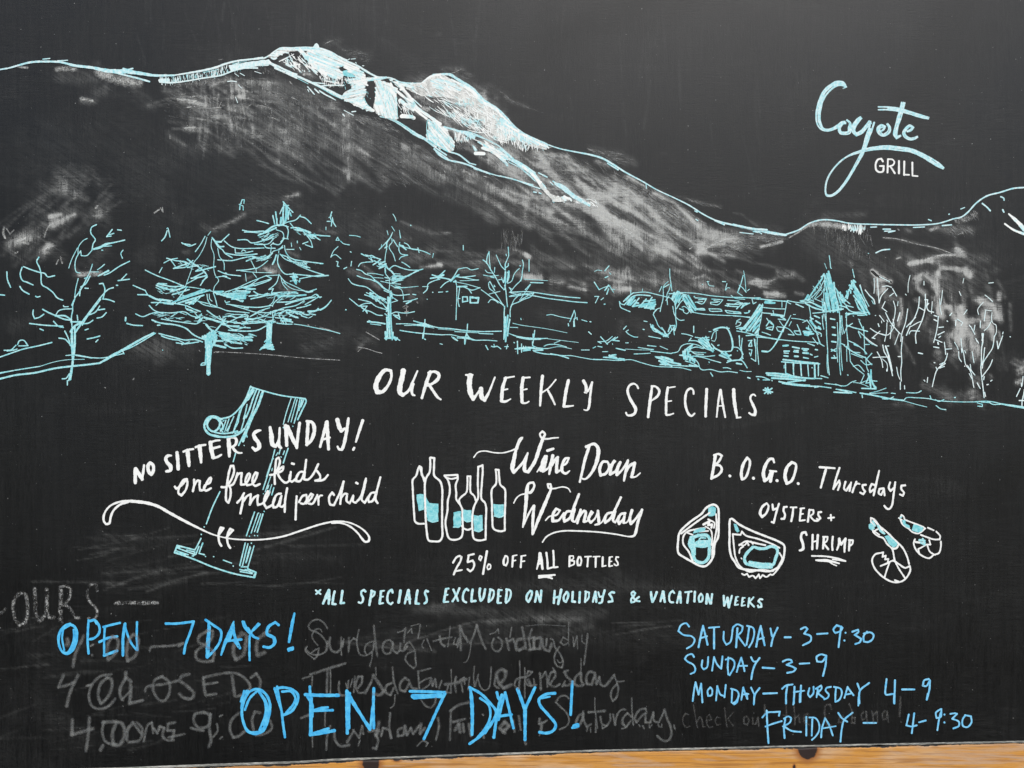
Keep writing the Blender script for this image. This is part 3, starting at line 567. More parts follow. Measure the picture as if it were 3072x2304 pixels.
D('erased_lettering.001',g5,'ghost','''
w14 38 90 80 75; w9 160 35 158 130; w8 95 180 97 235; w12 165 250 170 180 185 130; w14 205 150 210 200 235 230 280 225; w14 270 210 300 160; w12 300 150 330 190 345 130 350 170; w8 335 200 325 230; w18 380 155 420 150; w16 430 150 415 180 430 110; w14 410 170 425 200 415 245 400 240; w14 440 180 450 140 480 150 490 190; w12 485 65 482 150 490 190; w14 545 140 525 150 525 180 550 175 560 130 570 175 590 140 600 170 630 130; w14 640 120 635 170 660 140; w9 620 230 650 205 675 215 665 232; w12 725 90 730 130 715 200;
w14 785 55 830 25 880 12; w12 790 50 788 120 785 200; w14 800 110 860 95; w18 810 150 830 120 835 160; w14 850 120 855 160; w14 880 120 890 180; w10 948 72 952 76; w12 950 150 955 190; w18 1050 160 1080 130 1060 110 1035 140 1060 165; w14 1100 100 1110 160; w12 1130 80 1140 150; w14 1160 195 1165 220; w12 1240 150 1245 110''')

H=(1600,2020,600)
D('erased_lettering.001',H,'ghost','''
w22 395 280 350 245 290 260 250 320 300 370 370 440 395 520 370 580 290 620; w26 70 500 60 560 100 550 150 520; w14 105 570 90 640 65 690; w30 480 600 530 540 550 450 510 460 470 540; w26 550 420 560 520 590 590 640 560; w30 610 430 790 415; w14 680 270 682 400 700 520 710 610; w20 690 500 690 650; w24 740 480 760 560 810 580 850 520 850 450 ; w26 880 450 905 570; w22 905 560 930 450 980 400 1020 400; 
w24 1085 480 1040 440 990 500 985 560 1030 590 1080 520; w18 1088 275 1090 400 1105 570; w26 1255 440 1240 390 1180 400 1120 500 1140 540 1210 460 1240 440 1240 540 1290 545 1330 430; w24 1325 430 1340 530 1390 540 1450 410; w28 1450 400 1480 500 1520 600 1520 700 1480 745 1430 740 1370 690; w20 1555 570 1565 615; w18 990 530 1020 600 980 610; w16 1170 570 1180 590; w18 1210 580 1225 610; w16 600 600 590 640; w16 630 600 635 650; w16 760 580 765 610 800 590; w16 1280 570 1285 600 1310 570; w16 1380 560 1390 590 1420 590 1420 560''')
D('erased_lettering.002',H,'faint','''
w18 1715 455 1680 445 1655 490 1660 560 1690 595 1730 585; w18 1770 340 1790 470 1815 600; w18 1805 540 1840 480 1860 500 1875 590 1895 590; w16 1920 520 1970 510 1950 455 1920 480 1920 560 1945 595 1985 590; w16 2055 490 2030 480 2010 530 2030 570 2070 560; w16 2115 380 2125 480 2140 590; w16 2210 430 2150 500 2210 580''')
I=(2200,2080,800)
D('erased_lettering.002',I,'faint','''
w14 110 190 90 200 90 250 115 260 130 220 110 190; w14 160 200 160 250 185 255 205 200 210 270; w16 258 95 262 180; w14 435 90 440 180; w12 410 180 460 185; w14 500 90 510 200 510 260; w14 510 210 540 180 550 240; w14 590 220 620 200 615 170 590 180 590 240 630 260; 
w16 815 130 800 90 765 100 760 200 780 260 820 270; w14 880 190 870 240 900 240 910 180; w14 960 85 985 160 980 245; w14 985 200 1010 200 1005 250 985 240; w14 1080 150 1060 180 1070 220 1100 200 1100 150 1110 250; w14 1150 150 1165 250; w14 1160 180 1190 150 1195 240; w14 1260 140 1235 170 1240 215 1265 210 1275 150 1285 240; w18 1385 30 1378 190; w18 1390 235 1391 237''')
J=(2000,1850,860)
D('opening_hours_lettering',J,'skyblue','''
w13 172 75 150 50 110 65 90 110 130 140 190 150 215 175 200 215 155 245; w15 280 70 260 160 245 235; w15 280 75 300 150 315 215; w13 260 165 310 150; w13 325 85 405 78; w15 365 85 365 245; w13 440 115 440 180 460 215 490 195 510 85; w15 545 90 540 160 535 235; w13 512 80 545 58 585 75 580 110 545 145; w13 550 150 605 225;
w14 635 85 625 160 615 215; w13 620 70 665 85 675 120 660 190 635 235; w15 725 70 705 150 690 230; w15 725 75 740 150 755 220; w12 705 175 750 160; w14 800 90 812 150; w14 855 85 820 160 805 225; w15 910 158 955 158; 
w14 1035 95 1070 80 1085 95 1060 130 1110 150 1110 185 1050 220; w14 1160 133 1240 128; w14 1350 80 1310 65 1285 100 1300 125 1340 110 1355 85; w14 1345 75 1335 150 1325 235; w13 1378 122 1379 124; w14 1370 182 1371 184;
w14 1432 115 1475 100 1480 115 1450 140 1500 170 1490 195 1455 210; w14 1545 115 1518 150 1520 190 1550 195 1585 175 1595 140 1570 120 1520 130;
w13 210 310 195 288 155 300 140 325 160 345 205 370 220 400 215 425 185 440; w13 275 335 270 385 285 405 310 390 320 310; w13 365 310 350 415; w13 365 315 390 370 418 400; w13 430 305 420 400; w13 475 315 470 380 475 445; w13 455 330 490 320 520 345 520 385 485 450; w13 575 315 555 370 540 425; w13 575 320 590 370 600 420; w12 555 378 620 378; w13 650 312 670 345 690 345; w14 715 318 680 370 660 430 652 482; w14 740 392 830 398; 
w14 895 345 930 330 960 335 965 350 925 370 970 385 995 400 980 420 930 432; w13 1025 362 1100 358; w14 1230 300 1190 290 1155 310 1160 345 1200 345 1225 310; w14 1230 300 1225 370 1205 455;
w13 222 505 210 570 200 650; w13 222 505 245 600; w13 265 515 245 600; w13 265 515 270 590 275 660; w13 335 545 315 570 320 610 345 605 350 560 335 545; w13 390 535 380 645; w13 390 540 415 600 440 610; w13 455 525 445 620; w13 505 560 500 660; w13 495 555 540 570 555 600 535 650 510 668; w13 590 545 575 640; w13 590 550 605 590 620 630; w12 580 600 630 595; w13 650 545 670 590; w14 715 550 680 600 672 668; w14 745 592 850 588;
w14 890 555 920 530 970 522; w14 930 530 920 600 920 668; w14 985 540 980 668; w12 980 580 1060 570; w14 1035 530 1030 655; w13 1100 550 1090 600 1105 620 1130 590 1132 540; w13 1165 560 1155 620; w13 1150 555 1190 530 1195 550 1165 585; w13 1165 590 1210 625; w13 1265 540 1230 550 1225 570 1250 600 1240 625 1215 635; w13 1305 545 1300 610 1300 655; w13 1290 540 1340 555 1350 590 1330 640 1305 655; w13 1395 540 1370 625; w13 1395 545 1440 605; w12 1380 600 1430 590; w14 1470 515 1490 570; w14 1560 510 1490 570 1485 668; 
w14 1695 480 1685 590 1690 600 1740 595; w14 1760 490 1755 668; w14 1815 560 1910 560; w14 2020 480 1985 490 1975 530 2000 535 2030 490; w14 2030 490 2025 560 2005 640''')
D('opening_hours_lettering',I,'skyblue','''
w13 5 90 30 70 40 30; w13 110 0 115 45; w12 172 0 168 92; w12 434 0 436 72; w12 500 30 495 92; w12 550 0 548 72; w12 1035 30 1035 100; w13 1330 0 1330 78; w12 1610 0 1600 50;
w15 275 140 280 260 290 412; w14 240 200 280 160 340 155 385 152 378 185; w14 268 275 320 255 400 230; w15 430 215 420 290 425 370; w13 420 210 455 190 480 205 470 240 410 275; w14 430 280 480 310 560 320; w14 605 195 605 350; w14 655 215 650 350; w13 630 200 680 205 710 250 710 310 680 360 652 385; w14 760 210 735 290 728 365; w14 760 205 795 265 825 350; w12 740 290 850 272; w14 870 162 900 205 945 235; w14 988 160 920 220 900 290 888 400; w14 1080 245 1185 245;
w14 1455 175 1435 265 1480 275 1520 265; w14 1500 165 1490 250 1480 330; w14 1540 240 1595 225; w14 1720 130 1680 160 1685 205 1720 195 1725 130; w14 1720 160 1705 220 1692 305; w15 1750 175 1751 177; w15 1750 240 1751 242; w14 1800 170 1840 165 1855 170 1815 210 1870 235 1870 270 1825 290; w14 1925 180 1900 220 1905 270 1940 280 1975 240 1970 190 1920 180''')
L=(2400,220,480*2212/2096)
D('logo_lettering',L,'palecyan','''
v 560 200 14 605 180 30 560 140 66 490 130 74 420 165 74 340 240 76 275 350 72 245 470 70 235 570 70 255 670 66 300 730 52 360 745 44 430 730 44 500 690 46 550 650 44 590 640 40;
v 610 610 26 655 650 30 650 720 50 640 770 50 590 785 46 530 775 44 515 720 44 560 650 46 600 650 34; 
v 800 580 46 760 620 64 710 690 62 700 760 56 740 800 56 800 770 56 870 690 50 920 640 60;
v 950 640 80 920 730 70 880 830 70 850 950 56 810 1050 46 760 1150 44 680 1290 44 590 1430 36 490 1550 34 410 1600 36 350 1600 30 335 1560 24 340 1450 22 370 1360 22 430 1260 22 520 1160 22 600 1100 22 680 1060 34 780 1030 40 870 1000 50 980 985 56 1130 975 60 1300 985 62 1450 1010 66 1600 1075 66 1730 1150 66 1820 1205 60 1880 1245 36;
v 1140 660 34 1170 710 42 1160 770 44 1090 815 42 1040 780 46 1025 720 60 1070 690 50 1110 700 40 1095 735 30 1060 760 20;
v 1348 385 60 1330 470 66 1300 590 64 1265 700 56 1245 800 56 1265 840 46 1320 815 26; v 1025 458 58 1150 458 56 1300 480 60 1450 520 54 1580 560 52 1685 590 36;
v 1400 765 24 1450 745 34 1480 710 36 1440 690 40 1390 720 46 1360 780 50 1380 830 50 1440 860 46 1500 850 40 1540 830 26''')
D('logo_lettering',L,'white','''
w26 1085 1155 1065 1120 1020 1130 990 1190 1000 1270 1040 1295 1085 1285 1095 1215 1045 1215; w24 1150 1130 1145 1300; w22 1150 1125 1210 1130 1235 1160 1220 1200 1160 1220; w24 1180 1220 1210 1260 1240 1310; w28 1295 1150 1295 1310; w26 1365 1155 1362 1330; w22 1365 1328 1430 1330; w24 1470 1170 1472 1340; w22 1475 1342 1540 1348''')

M=(0,640,560*2212/1720)
D('tree_drawing',M,'cyan','''
v 662 1070 22 665 1200 30 672 1350 26 650 1530 20; v 690 1050 20 690 1200 24 675 1350 20 635 1540 16; w14 575 1525 610 1520 640 1480; w13 622 1540 622 1582; w14 545 1150 600 1160 640 1200; w14 598 1085 630 1150 650 1220;
w24 650 1090 690 1040 740 1010; v 690 1100 24 720 1060 22 760 1000 20 810 930 16 870 850 14 940 760 14 1000 700 14 1045 685 14; w13 760 1030 800 960 870 870 930 790; w14 760 1020 820 1010 858 985; w13 810 940 880 910 920 855; w14 910 890 965 882; w14 895 965 940 955 980 915; w12 712 940 718 985;
w13 665 1050 660 950 670 900 672 840 690 790; w18 655 1000 700 1000 760 1000; w16 395 885 450 915 520 945 590 975 660 985; w12 510 950 540 900 580 885 660 880; w18 520 945 600 945 650 975; w12 585 850 590 860 630 860;
w14 275 1015 400 1030 580 1040; w14 495 995 540 1040 585 1052; w14 308 890 305 930 320 970 360 960 405 930; w13 370 1065 400 1078; w18 665 845 685 800; w14 690 780 735 720 770 660 800 600 830 540; w10 690 770 700 690 722 600; w14 745 680 790 650 830 580; w12 780 600 810 590; w14 735 760 740 700; w12 785 690 815 692; w10 830 540 850 480 852 470;
w14 580 800 530 780 490 730 440 690 390 660 380 620 380 560 365 500 340 440 360 405; w14 220 492 290 520 370 545 415 555 440 585 505 575; w14 205 498 188 560 210 620 250 635 305 660; w14 65 540 70 610 100 682; w15 185 675 210 710 270 745; w14 330 765 345 772 370 765; w14 0 750 45 755;
w9 635 505 660 430 715 320; w9 720 370 725 310 770 250 805 232; w11 740 550 705 540 692 480 705 410 745 345 750 390 800 390 850 340; w13 890 105 845 130 838 180 880 245 860 280 850 335; v 865 330 22 920 315 26 980 285 26 1050 270 14 1150 247 14; w14 985 215 1035 150; w12 1000 200 1050 185; w12 985 215 1025 210; w13 1085 152 1120 157; w11 1135 340 1115 370 1130 415; w13 940 340 948 340; w10 950 305 1030 300;
w13 1195 442 1100 490 1010 550 960 570; v 905 578 12 950 555 20 1000 530 22; w11 900 520 930 500 965 470; w9 840 540 910 540; w13 1090 620 1195 607; w13 1120 610 1168 560; w14 918 650 950 645 968 700 950 790 1000 795 1055 815; w14 1075 663 1085 664; w13 785 1075 815 1065; w14 805 1158 870 1145 922 1130; w13 885 1185 905 1165''',label='bare tree drawing at the left edge of the board')
D('tree_drawing',M,'dry','''w46 730 565 800 560 870 560 930 555''')
D('bare_tree_drawing.001',M,'dry','''w22 40 130 32 180 50 230; w12 60 140 95 190 130 155; w14 465 105 430 160 410 220; w24 215 270 260 280; w12 410 350 440 310 460 330; w14 520 470 540 430; w14 560 400 575 460; w20 145 365 165 358; w26 150 260 210 240 235 230; w10 150 905 156 908; w12 1225 1535 1236 1522; w8 965 1605 975 1608''')
D('slope_line_drawing',M,'cyan','''w14 0 1325 100 1290 220 1250 360 1220 480 1190; w13 40 1262 100 1260 150 1215; v 70 1265 20 130 1260 14 160 1250 10; w13 165 1210 180 1175 220 1170 260 1220 175 1222;
w12 0 1475 120 1450 240 1430 370 1410; w9 0 1468 200 1435; w7 370 1410 500 1370 620 1350 780 1345; w11 610 1310 700 1305 850 1330 950 1332 1060 1310 1145 1290; w9 700 1310 850 1335;
w20 0 1525 150 1490 320 1470 500 1430 650 1410 800 1395 920 1380; v 920 1380 20 1000 1335 26 1130 1260 26 1250 1190 24 1340 1140 22 1420 1100 16; w12 1130 1265 1145 1295; w13 920 1380 1060 1290 1200 1240 1435 1105; 
w14 1170 1015 1230 1030 1315 1035; w18 1160 960 1158 990; w11 1500 1260 1502 1262''')
N=(400,580,620)
D('conifer_drawing',N,'cyan','''
w8 830 410 800 450; w12 770 460 720 550 665 625; w9 790 470 765 560 700 680 650 740 620 830 580 940 555 1010; w9 840 490 835 570 865 660 862 800 880 880 915 930 870 1000 860 1040; w10 905 590 925 680 970 740 975 820;
v 845 475 16 880 520 24 920 570 26 970 570 16; w26 890 520 940 520; w14 950 510 1025 440; w14 905 570 960 610 980 640 1060 690; w16 980 640 1100 660 1220 660 1325 650; w13 975 510 1050 570 1130 590 1270 590 1400 585; w13 1090 590 1095 640 1180 640 1280 620; w12 1160 625 1175 605 1205 620;
w14 520 530 600 565 670 542; w14 530 540 610 550; w12 330 745 400 710 475 695; w14 360 695 450 720 560 735 600 760 560 790 480 800 430 805; w18 440 800 590 750; w13 400 710 450 780; w18 580 705 640 750 720 800; w14 600 750 640 720; w15 580 795 650 780 700 775; w18 670 835 760 815 880 785; w12 670 830 740 790; v 720 800 20 770 850 20 790 880 14; w18 620 910 700 900 790 880; w16 650 900 750 850; w13 790 880 720 985; w14 740 940 795 895; w12 280 850 310 795; w14 130 822 250 880 400 935 520 985; w13 570 970 700 900;
w14 910 830 1000 865 1150 885; w12 990 850 1010 870; w12 885 900 960 890 1040 915; w16 960 885 1000 890;
w18 260 970 340 985 420 1000 540 990; w20 250 985 340 1020 450 1040; w16 270 965 360 970; w22 400 1050 480 1030 560 1000; w18 420 1085 500 1060 600 1030; w10 550 1000 650 1010 760 1030 900 1060; 
f 420 1165 520 1100 640 1060 780 1030 860 1045 780 1075 700 1120 640 1180 560 1180; w14 450 1170 520 1080 580 1000; w12 640 1190 720 1110; w18 600 1190 680 1120;
w14 0 985 80 1020 130 1040; w14 130 1040 160 1090 230 1130 290 1150; w16 50 1085 160 1090 250 1130 400 1160; w12 280 1130 420 1150; w16 195 1170 300 1170 450 1180 560 1200 650 1240 720 1265; w12 245 1200 300 1150; w14 330 1180 430 1190; w12 560 1210 570 1240 680 1275; 
f 870 1040 980 1050 1100 1050 1200 1020 1310 1025 1260 1050 1270 1070 1220 1080 1200 1130 1170 1160 1060 1140 960 1090 880 1070; w16 860 1060 950 1090 1060 1120 1170 1160; w12 980 1060 1100 1020 1250 950 1430 880; w12 1100 1030 1300 970 1480 915; w14 1430 885 1480 910 1460 930 1300 990; w10 1150 1010 1250 980 1340 920; w20 1160 1010 1290 985; w14 1210 1010 1310 1025;
w12 790 1080 800 1140 830 1200; w10 815 1080 820 1130 845 1155; w12 860 1070 880 1130 900 1210; w12 690 1150 750 1190 830 1210 920 1225 1000 1255 1150 1270 1240 1280; w12 690 1155 800 1180 900 1215; w12 980 1150 990 1170 1030 1160;
w14 170 1200 220 1250 320 1290; w14 25 1290 100 1320 180 1290 250 1275 400 1280 550 1270 620 1310 700 1330; w12 405 1320 470 1280; w13 560 1230 640 1260 690 1320; v 670 1335 22 710 1320 26 730 1290 16; w14 300 1345 450 1370 600 1390 680 1395 720 1370; w18 720 1370 740 1330; w22 690 1380 720 1340;
w18 200 1355 280 1385 400 1400 500 1420 570 1450 640 1510 720 1550 760 1560; w12 230 1375 350 1400 450 1405; w13 0 1412 100 1415; w16 260 1412 285 1410; w16 275 1500 350 1520 450 1545 550 1570 660 1565 740 1590; w16 300 1525 350 1545 430 1565 480 1570; w15 460 1600 550 1610 700 1590; w12 490 1575 540 1600; w12 520 1620 600 1590;
w26 780 1405 830 1460 880 1490; f 740 1530 800 1500 840 1470 880 1470 890 1560 870 1620 830 1659 780 1659 760 1600; w14 870 1480 940 1400 990 1340; w12 890 1470 960 1380; w16 790 1255 880 1320 960 1360 1070 1380 1150 1390; w26 760 1330 840 1350 900 1370 970 1390; w10 920 1310 960 1380; w12 960 1330 1060 1300 1220 1300; w14 1040 1310 1100 1330 1230 1310 1200 1380 1080 1390; w12 970 1400 1080 1350 1200 1290; w14 900 1370 1000 1410 1100 1430 1250 1440; w18 940 1400 1040 1420 1130 1420; w14 1000 1420 1080 1460 1200 1430; 
w16 1020 1465 1180 1475 1330 1465 1420 1420; w14 900 1480 1010 1500 1150 1530; f 900 1490 1000 1500 1180 1540 1320 1495 1250 1550 1290 1580 1160 1590 1080 1580 960 1560; w18 960 1500 1100 1540 1280 1540; w20 950 1550 1060 1590 1160 1610; w22 870 1580 960 1580; w16 980 1620 1060 1655 1170 1655; w16 830 1620 920 1640 990 1655''',label='wide spreading conifer drawing in front of the taller conifer')
O=(400,960,620)
D('conifer_drawing',O,'cyan','''f 750 170 880 130 885 200 830 290 832 470 822 585 778 570 775 420 780 280 760 230; w50 803 280 805 570; w14 725 480 740 460 770 460; w14 725 485 770 480; w16 810 570 815 582; w14 980 255 1060 300 1170 298; w16 850 260 990 292; w10 860 160 880 220 850 270''')
D('conifer_drawing.001',N,'cyan','''
f 1600 85 1640 130 1680 200 1690 230 1660 290 1620 330 1570 330 1590 240 1610 180; w14 1605 90 1650 140 1670 165; w12 1610 130 1665 130; w12 1600 150 1570 220; w14 1670 165 1710 205; w16 1495 240 1515 330; w18 1525 200 1540 330; w14 1540 270 1540 300; w14 1325 292 1400 310 1450 325; w14 1790 250 1840 265 1905 325; w14 1790 235 1740 285 1650 310 1560 350;
v 1530 370 20 1440 410 26 1340 450 18; w14 1170 395 1250 410 1400 405; w12 1190 415 1300 420 1390 430; w22 1400 420 1510 350 1600 340; w14 1600 340 1660 360; w12 1680 320 1720 370; w14 1640 350 1660 400 1650 480; 
w18 1690 370 1760 370 1820 390 1900 420; w14 1740 370 1850 410 2000 500; w12 1820 410 1900 510 1920 580 1840 550; w14 1900 440 1990 450 2105 460; w26 1740 390 1820 400; w26 1880 450 1950 460; w14 1815 540 1870 520;
w14 1120 500 1220 500 1260 530 1380 510 1500 440; w16 1380 490 1430 500 1500 460; w14 1300 545 1400 550 1420 580 1520 590; w12 1330 550 1450 540 1500 490; w11 1530 390 1600 420 1610 480 1580 520; w12 1600 480 1660 490; w14 1500 540 1560 550 1620 480; w12 1470 560 1500 530; w9 1480 570 1470 640; w18 1560 600 1600 580; w11 1620 560 1630 620 1670 680 1740 720; w12 1640 600 1720 600; w10 1690 530 1695 570; w12 1755 510 1756 530; w10 1780 580 1795 605;
w11 1440 680 1500 620 1560 600 1600 560; w10 1560 600 1555 640; w14 1590 660 1650 680 1730 710 1850 730 2030 752; w12 1570 650 1620 700 1740 740 1860 745; w14 1650 690 1750 760 1880 820 2030 870; w12 1730 730 1830 790; w14 2090 880 1990 890 1880 880 1700 865 1630 865 1580 820 1545 740 1550 660; w12 1780 915 1900 890 2040 870;
w14 905 712 1050 720 1180 690 1280 670; v 1280 680 26 1380 700 24 1450 670 14; w16 1210 725 1300 690; w14 1370 720 1440 690 1490 640; w20 1530 660 1510 720 1490 760; w10 1260 720 1300 800; w11 1310 810 1380 770 1440 720; w14 1105 825 1200 820 1320 800; w9 1150 830 1300 845 1480 850; w9 1310 800 1320 850; w10 1280 850 1320 900; w9 1200 860 1210 940;
w12 1560 870 1530 960 1450 1030 1500 1020 1480 1060; w10 1440 880 1550 875; w10 1560 870 1620 940 1740 1000 1820 1040; w9 1580 900 1600 970 1650 1030; w9 1570 880 1640 980; w8 1600 950 1700 1020 1870 1050; w14 1870 1055 1960 1025; w14 1820 1040 1870 1060 1920 1050; 
f 1690 880 1720 850 1750 880 1760 920 1780 950 1740 970 1720 930; w14 1680 890 1760 900; w10 1680 940 1760 930;
w16 1290 1050 1340 1080 1460 1090 1540 1075; w16 1260 1130 1400 1100 1500 1080; w18 1240 1100 1330 1090; w18 1480 1070 1600 1060 1700 1060 1760 1070; f 1520 1080 1600 1060 1700 1060 1860 1095 1740 1110 1650 1110 1560 1110; w12 1900 1110 1960 1080 2000 1120; w14 1960 1085 1990 1110 2015 1110; w10 1520 1090 1490 1170 1440 1210; w13 1575 1110 1500 1180 1490 1210; 
w16 1540 1165 1680 1160 1800 1130 1900 1110; w16 1630 1190 1760 1150 1950 1110; w14 1840 1190 1930 1140 1980 1110; w14 1750 1230 1840 1210 1900 1190; w14 2120 1145 2060 1210 1980 1250 1870 1260; w20 1870 1265 1950 1260 1980 1235; w14 1890 1290 1950 1300; w14 1880 1280 1960 1250;
w14 1000 1185 1100 1200 1220 1215 1350 1220 1480 1200; w12 1030 1190 1200 1240 1300 1270 1460 1280; w20 1190 1220 1230 1225; w12 1250 1320 1350 1260 1460 1225; w10 1270 1310 1400 1250; w10 1340 1290 1420 1320 1500 1330; w14 1300 1340 1420 1310 1500 1260 1610 1245; v 1490 1280 16 1600 1230 14 1740 1200 14 1830 1150 12; w18 1470 1270 1470 1290; 
w20 1560 1290 1650 1250 1700 1260 1760 1290; w18 1640 1280 1720 1270 1800 1300; w22 1640 1270 1700 1310 1760 1330; w18 1780 1270 1850 1300 1880 1300; w14 1800 1310 1860 1330; w14 1700 1260 1800 1270; w12 1490 1360 1520 1280; 
f 1540 1370 1600 1340 1680 1350 1740 1400 1680 1400 1620 1390; w14 1540 1390 1640 1400 1700 1400; w12 1560 1310 1610 1390; w12 1600 1310 1640 1400; w12 1520 1330 1690 1350; w10 1720 1400 1800 1410 1950 1440 2100 1470 2212 1500;
w16 1210 1360 1330 1340 1420 1370 1520 1370; w14 1200 1380 1300 1370 1420 1380; w26 1200 1340 1280 1350; w14 1160 1400 1270 1390 1380 1380; w12 1490 1290 1500 1380; f 1420 1370 1500 1370 1490 1480 1480 1560 1500 1659 1400 1659 1420 1540 1430 1440; w14 1300 1390 1420 1380''',label='tall conifer drawing with a pointed top and cyan trunk')
D('conifer_drawing.001',O,'cyan','''f 1420 200 1480 200 1490 270 1510 310 1450 310 1400 300 1355 325 1400 280; w40 1455 40 1450 200; w24 1380 300 1440 290; w14 1450 310 1510 315; w14 1355 320 1400 290''')
D('figure_drawing',N,'cyan','''w12 375 375 395 470; w16 365 400 340 470 305 510; w9 360 380 370 370''')
D('figure_drawing.001',N,'cyan','''w12 1165 70 1190 70 1185 110; w14 1165 75 1145 130 1140 175; w12 1160 130 1175 135 1178 180; w10 1135 120 1160 110''')
D('figure_drawing.002',N,'cyan','''w14 2125 200 2110 260 2125 300 2120 350; w14 2130 260 2140 310 2168 355; w12 2095 260 2120 240; w12 2075 300 2110 300; w10 2062 360 2062 390''')
D('figure_drawing.003',N,'dry','''w12 225 215 270 180; w10 312 150 320 205''')
D('path_line_drawing',O,'dry','''w16 865 345 910 342; w8 910 340 1200 355 1500 375 1800 405 2212 430; w14 2000 80 2100 110 2212 145; w12 1870 50 1880 60; w14 1580 240 1582 246; w10 2120 188 2124 190; w10 705 325 712 335''')

P=(960,640,480*2212/1896)
D('conifer_drawing.002',P,'cyan','''
f 810 940 850 930 848 1200 860 1380 890 1450 940 1500 860 1490 780 1490 765 1470 780 1400 795 1200 800 1060; w22 770 1480 900 1475; w14 900 1480 945 1505; w26 790 1160 830 1000; w14 770 1190 800 1215; w16 840 920 845 980;
w10 860 225 835 290 800 340 790 420 775 500 770 600 780 700; w13 855 240 825 300 790 350 790 430; w12 850 300 855 340 820 390 830 430 865 480 893 565; w12 700 430 760 370 830 290; w9 730 370 725 410; w18 770 410 795 390; w14 870 315 920 395; w13 945 345 935 430 960 480 1040 495 960 520 940 545; w18 940 370 980 400 1020 430; w26 960 385 985 390; w13 1000 350 1040 370 1080 420 1170 435 1240 455 1305 485; w12 960 390 1060 415 1170 430; w12 1160 410 1175 465; 
w10 865 10 890 50 902 90; w9 850 155 885 210; w9 795 205 808 255; v 940 200 8 955 290 16; w13 970 578 1010 600 1065 640; 
w16 490 480 560 510 610 500 660 525 715 545; w13 600 520 625 575 540 580 480 595 455 630; w18 630 610 690 570 720 545; w16 640 560 720 600; w20 700 605 770 570; w30 720 640 780 600; w16 700 655 760 630; w22 770 600 800 650 850 690 880 730; w14 820 660 880 620 960 645 1050 670 1170 675; w12 880 715 950 720; w14 880 745 1040 745 1130 690 1220 660; v 900 800 12 960 780 24 1040 740 20 1100 710 16 1170 680 14; f 830 760 920 755 1010 745 960 790 900 815 850 820 860 780; w16 770 760 830 770; w14 780 800 830 790; w12 770 650 775 710 820 770; 
w14 435 665 490 680 540 720 600 740 660 800 740 870 830 930; w14 440 740 520 770 600 785 660 810; w10 560 710 650 715 750 735; w9 640 760 750 770; w11 720 805 840 830 955 840; v 640 790 14 700 830 26 760 890 22 820 920 14; w10 820 770 825 850 815 930; w10 840 850 890 880 960 900 985 960 988 1020; v 890 880 20 1000 880 12 1165 865 7; w12 890 860 950 870; w14 760 915 830 945 900 970 980 970 1060 960; w14 1100 960 1135 965; 
v 335 775 10 380 830 14 450 855 16 550 875 14 620 925 14 690 980 16 780 1020 18; w16 530 965 600 990 670 1030 740 1070 790 1130; f 560 940 600 935 650 970 700 990 780 1030 680 1010 660 1030 620 990; w14 550 940 640 985 665 1030; w12 660 1030 720 1000 790 1060; v 350 1010 12 400 1050 14 460 1100 14; w14 460 1100 530 1070 610 1065; w13 455 1018 530 1035 600 1055 660 1100 780 1140; w16 470 1100 560 1100; w18 490 1110 560 1170; w14 510 1160 560 1100; w14 520 1140 600 1165 680 1205 740 1210; w12 560 1185 530 1140; 
w11 850 990 920 1035 850 1055; w13 990 1045 1070 1035 1155 1010; w20 1025 1070 1080 1040; w14 845 1190 900 1170 970 1180 1040 1180 1120 1165; w18 870 1205 930 1215; w20 890 1220 945 1255; w16 930 1190 945 1240; w22 565 1285 640 1290 720 1300 770 1310; w13 580 1270 620 1290; w12 600 1310 720 1325''',label='lone narrow conifer drawing right of the two big conifers')
D('figure_drawing.004',P,'dry','''w12 985 1110 1010 1095 1045 1105 1020 1120 1000 1125; w12 1025 1130 1028 1215; w10 1005 1170 1050 1160; w14 1150 1050 1160 1065''')
D('sketch_marks_drawing',P,'cyan','''w12 190 320 210 285 230 320 190 320; w12 245 330 280 360 350 375; w11 350 262 430 268 478 282; w13 0 268 120 270; w12 130 520 160 450 215 395; w11 130 515 180 490 250 540; w13 360 455 372 462; w13 195 570 215 575 205 625 225 630; w14 375 570 368 625; w14 285 658 318 640; w14 0 740 100 735; w14 5 1150 70 1110 135 1030; w12 0 598 35 598; w12 0 1000 20 990; w16 305 1142 312 1144; w9 72 165 70 195; w12 1698 380 1698 435; w16 1075 142 1078 146; w11 1422 1545 1450 1552; w16 1335 935 1337 937; w13 1405 935 1455 932; w14 1495 930 1515 926; w13 1270 1018 1272 1020; w9 1345 475 1335 525''')
D('path_line_drawing.001',P,'dry','''w10 545 1405 620 1450 705 1500; w9 450 1585 560 1605 660 1640 740 1659; w8 450 1640 490 1600''')
D('fence_drawing',P,'cyan','''w13 905 1310 1020 1310 1150 1320 1300 1345; w9 1000 1330 1150 1330 1350 1360; w15 1110 1275 1180 1295 1260 1310; v 1150 1315 10 1240 1320 40 1340 1345 12; w15 1300 1330 1400 1355 1530 1365 1650 1380 1780 1395 1896 1400; w15 950 1388 1060 1405 1180 1420 1300 1430 1440 1440; w12 1440 1440 1560 1440 1680 1470; w16 1245 1260 1240 1330 1230 1430 1225 1480; w22 1225 1420 1220 1480; w16 1240 1490 1250 1495; w14 1748 1315 1742 1400 1715 1500 1715 1550; v 1630 1470 14 1720 1470 24 1800 1490 14; w14 1740 1420 1760 1470 1830 1500; w9 1400 1370 1600 1385; w12 1560 1460 1590 1490 1630 1510; w12 1800 1500 1850 1505 1896 1505''')
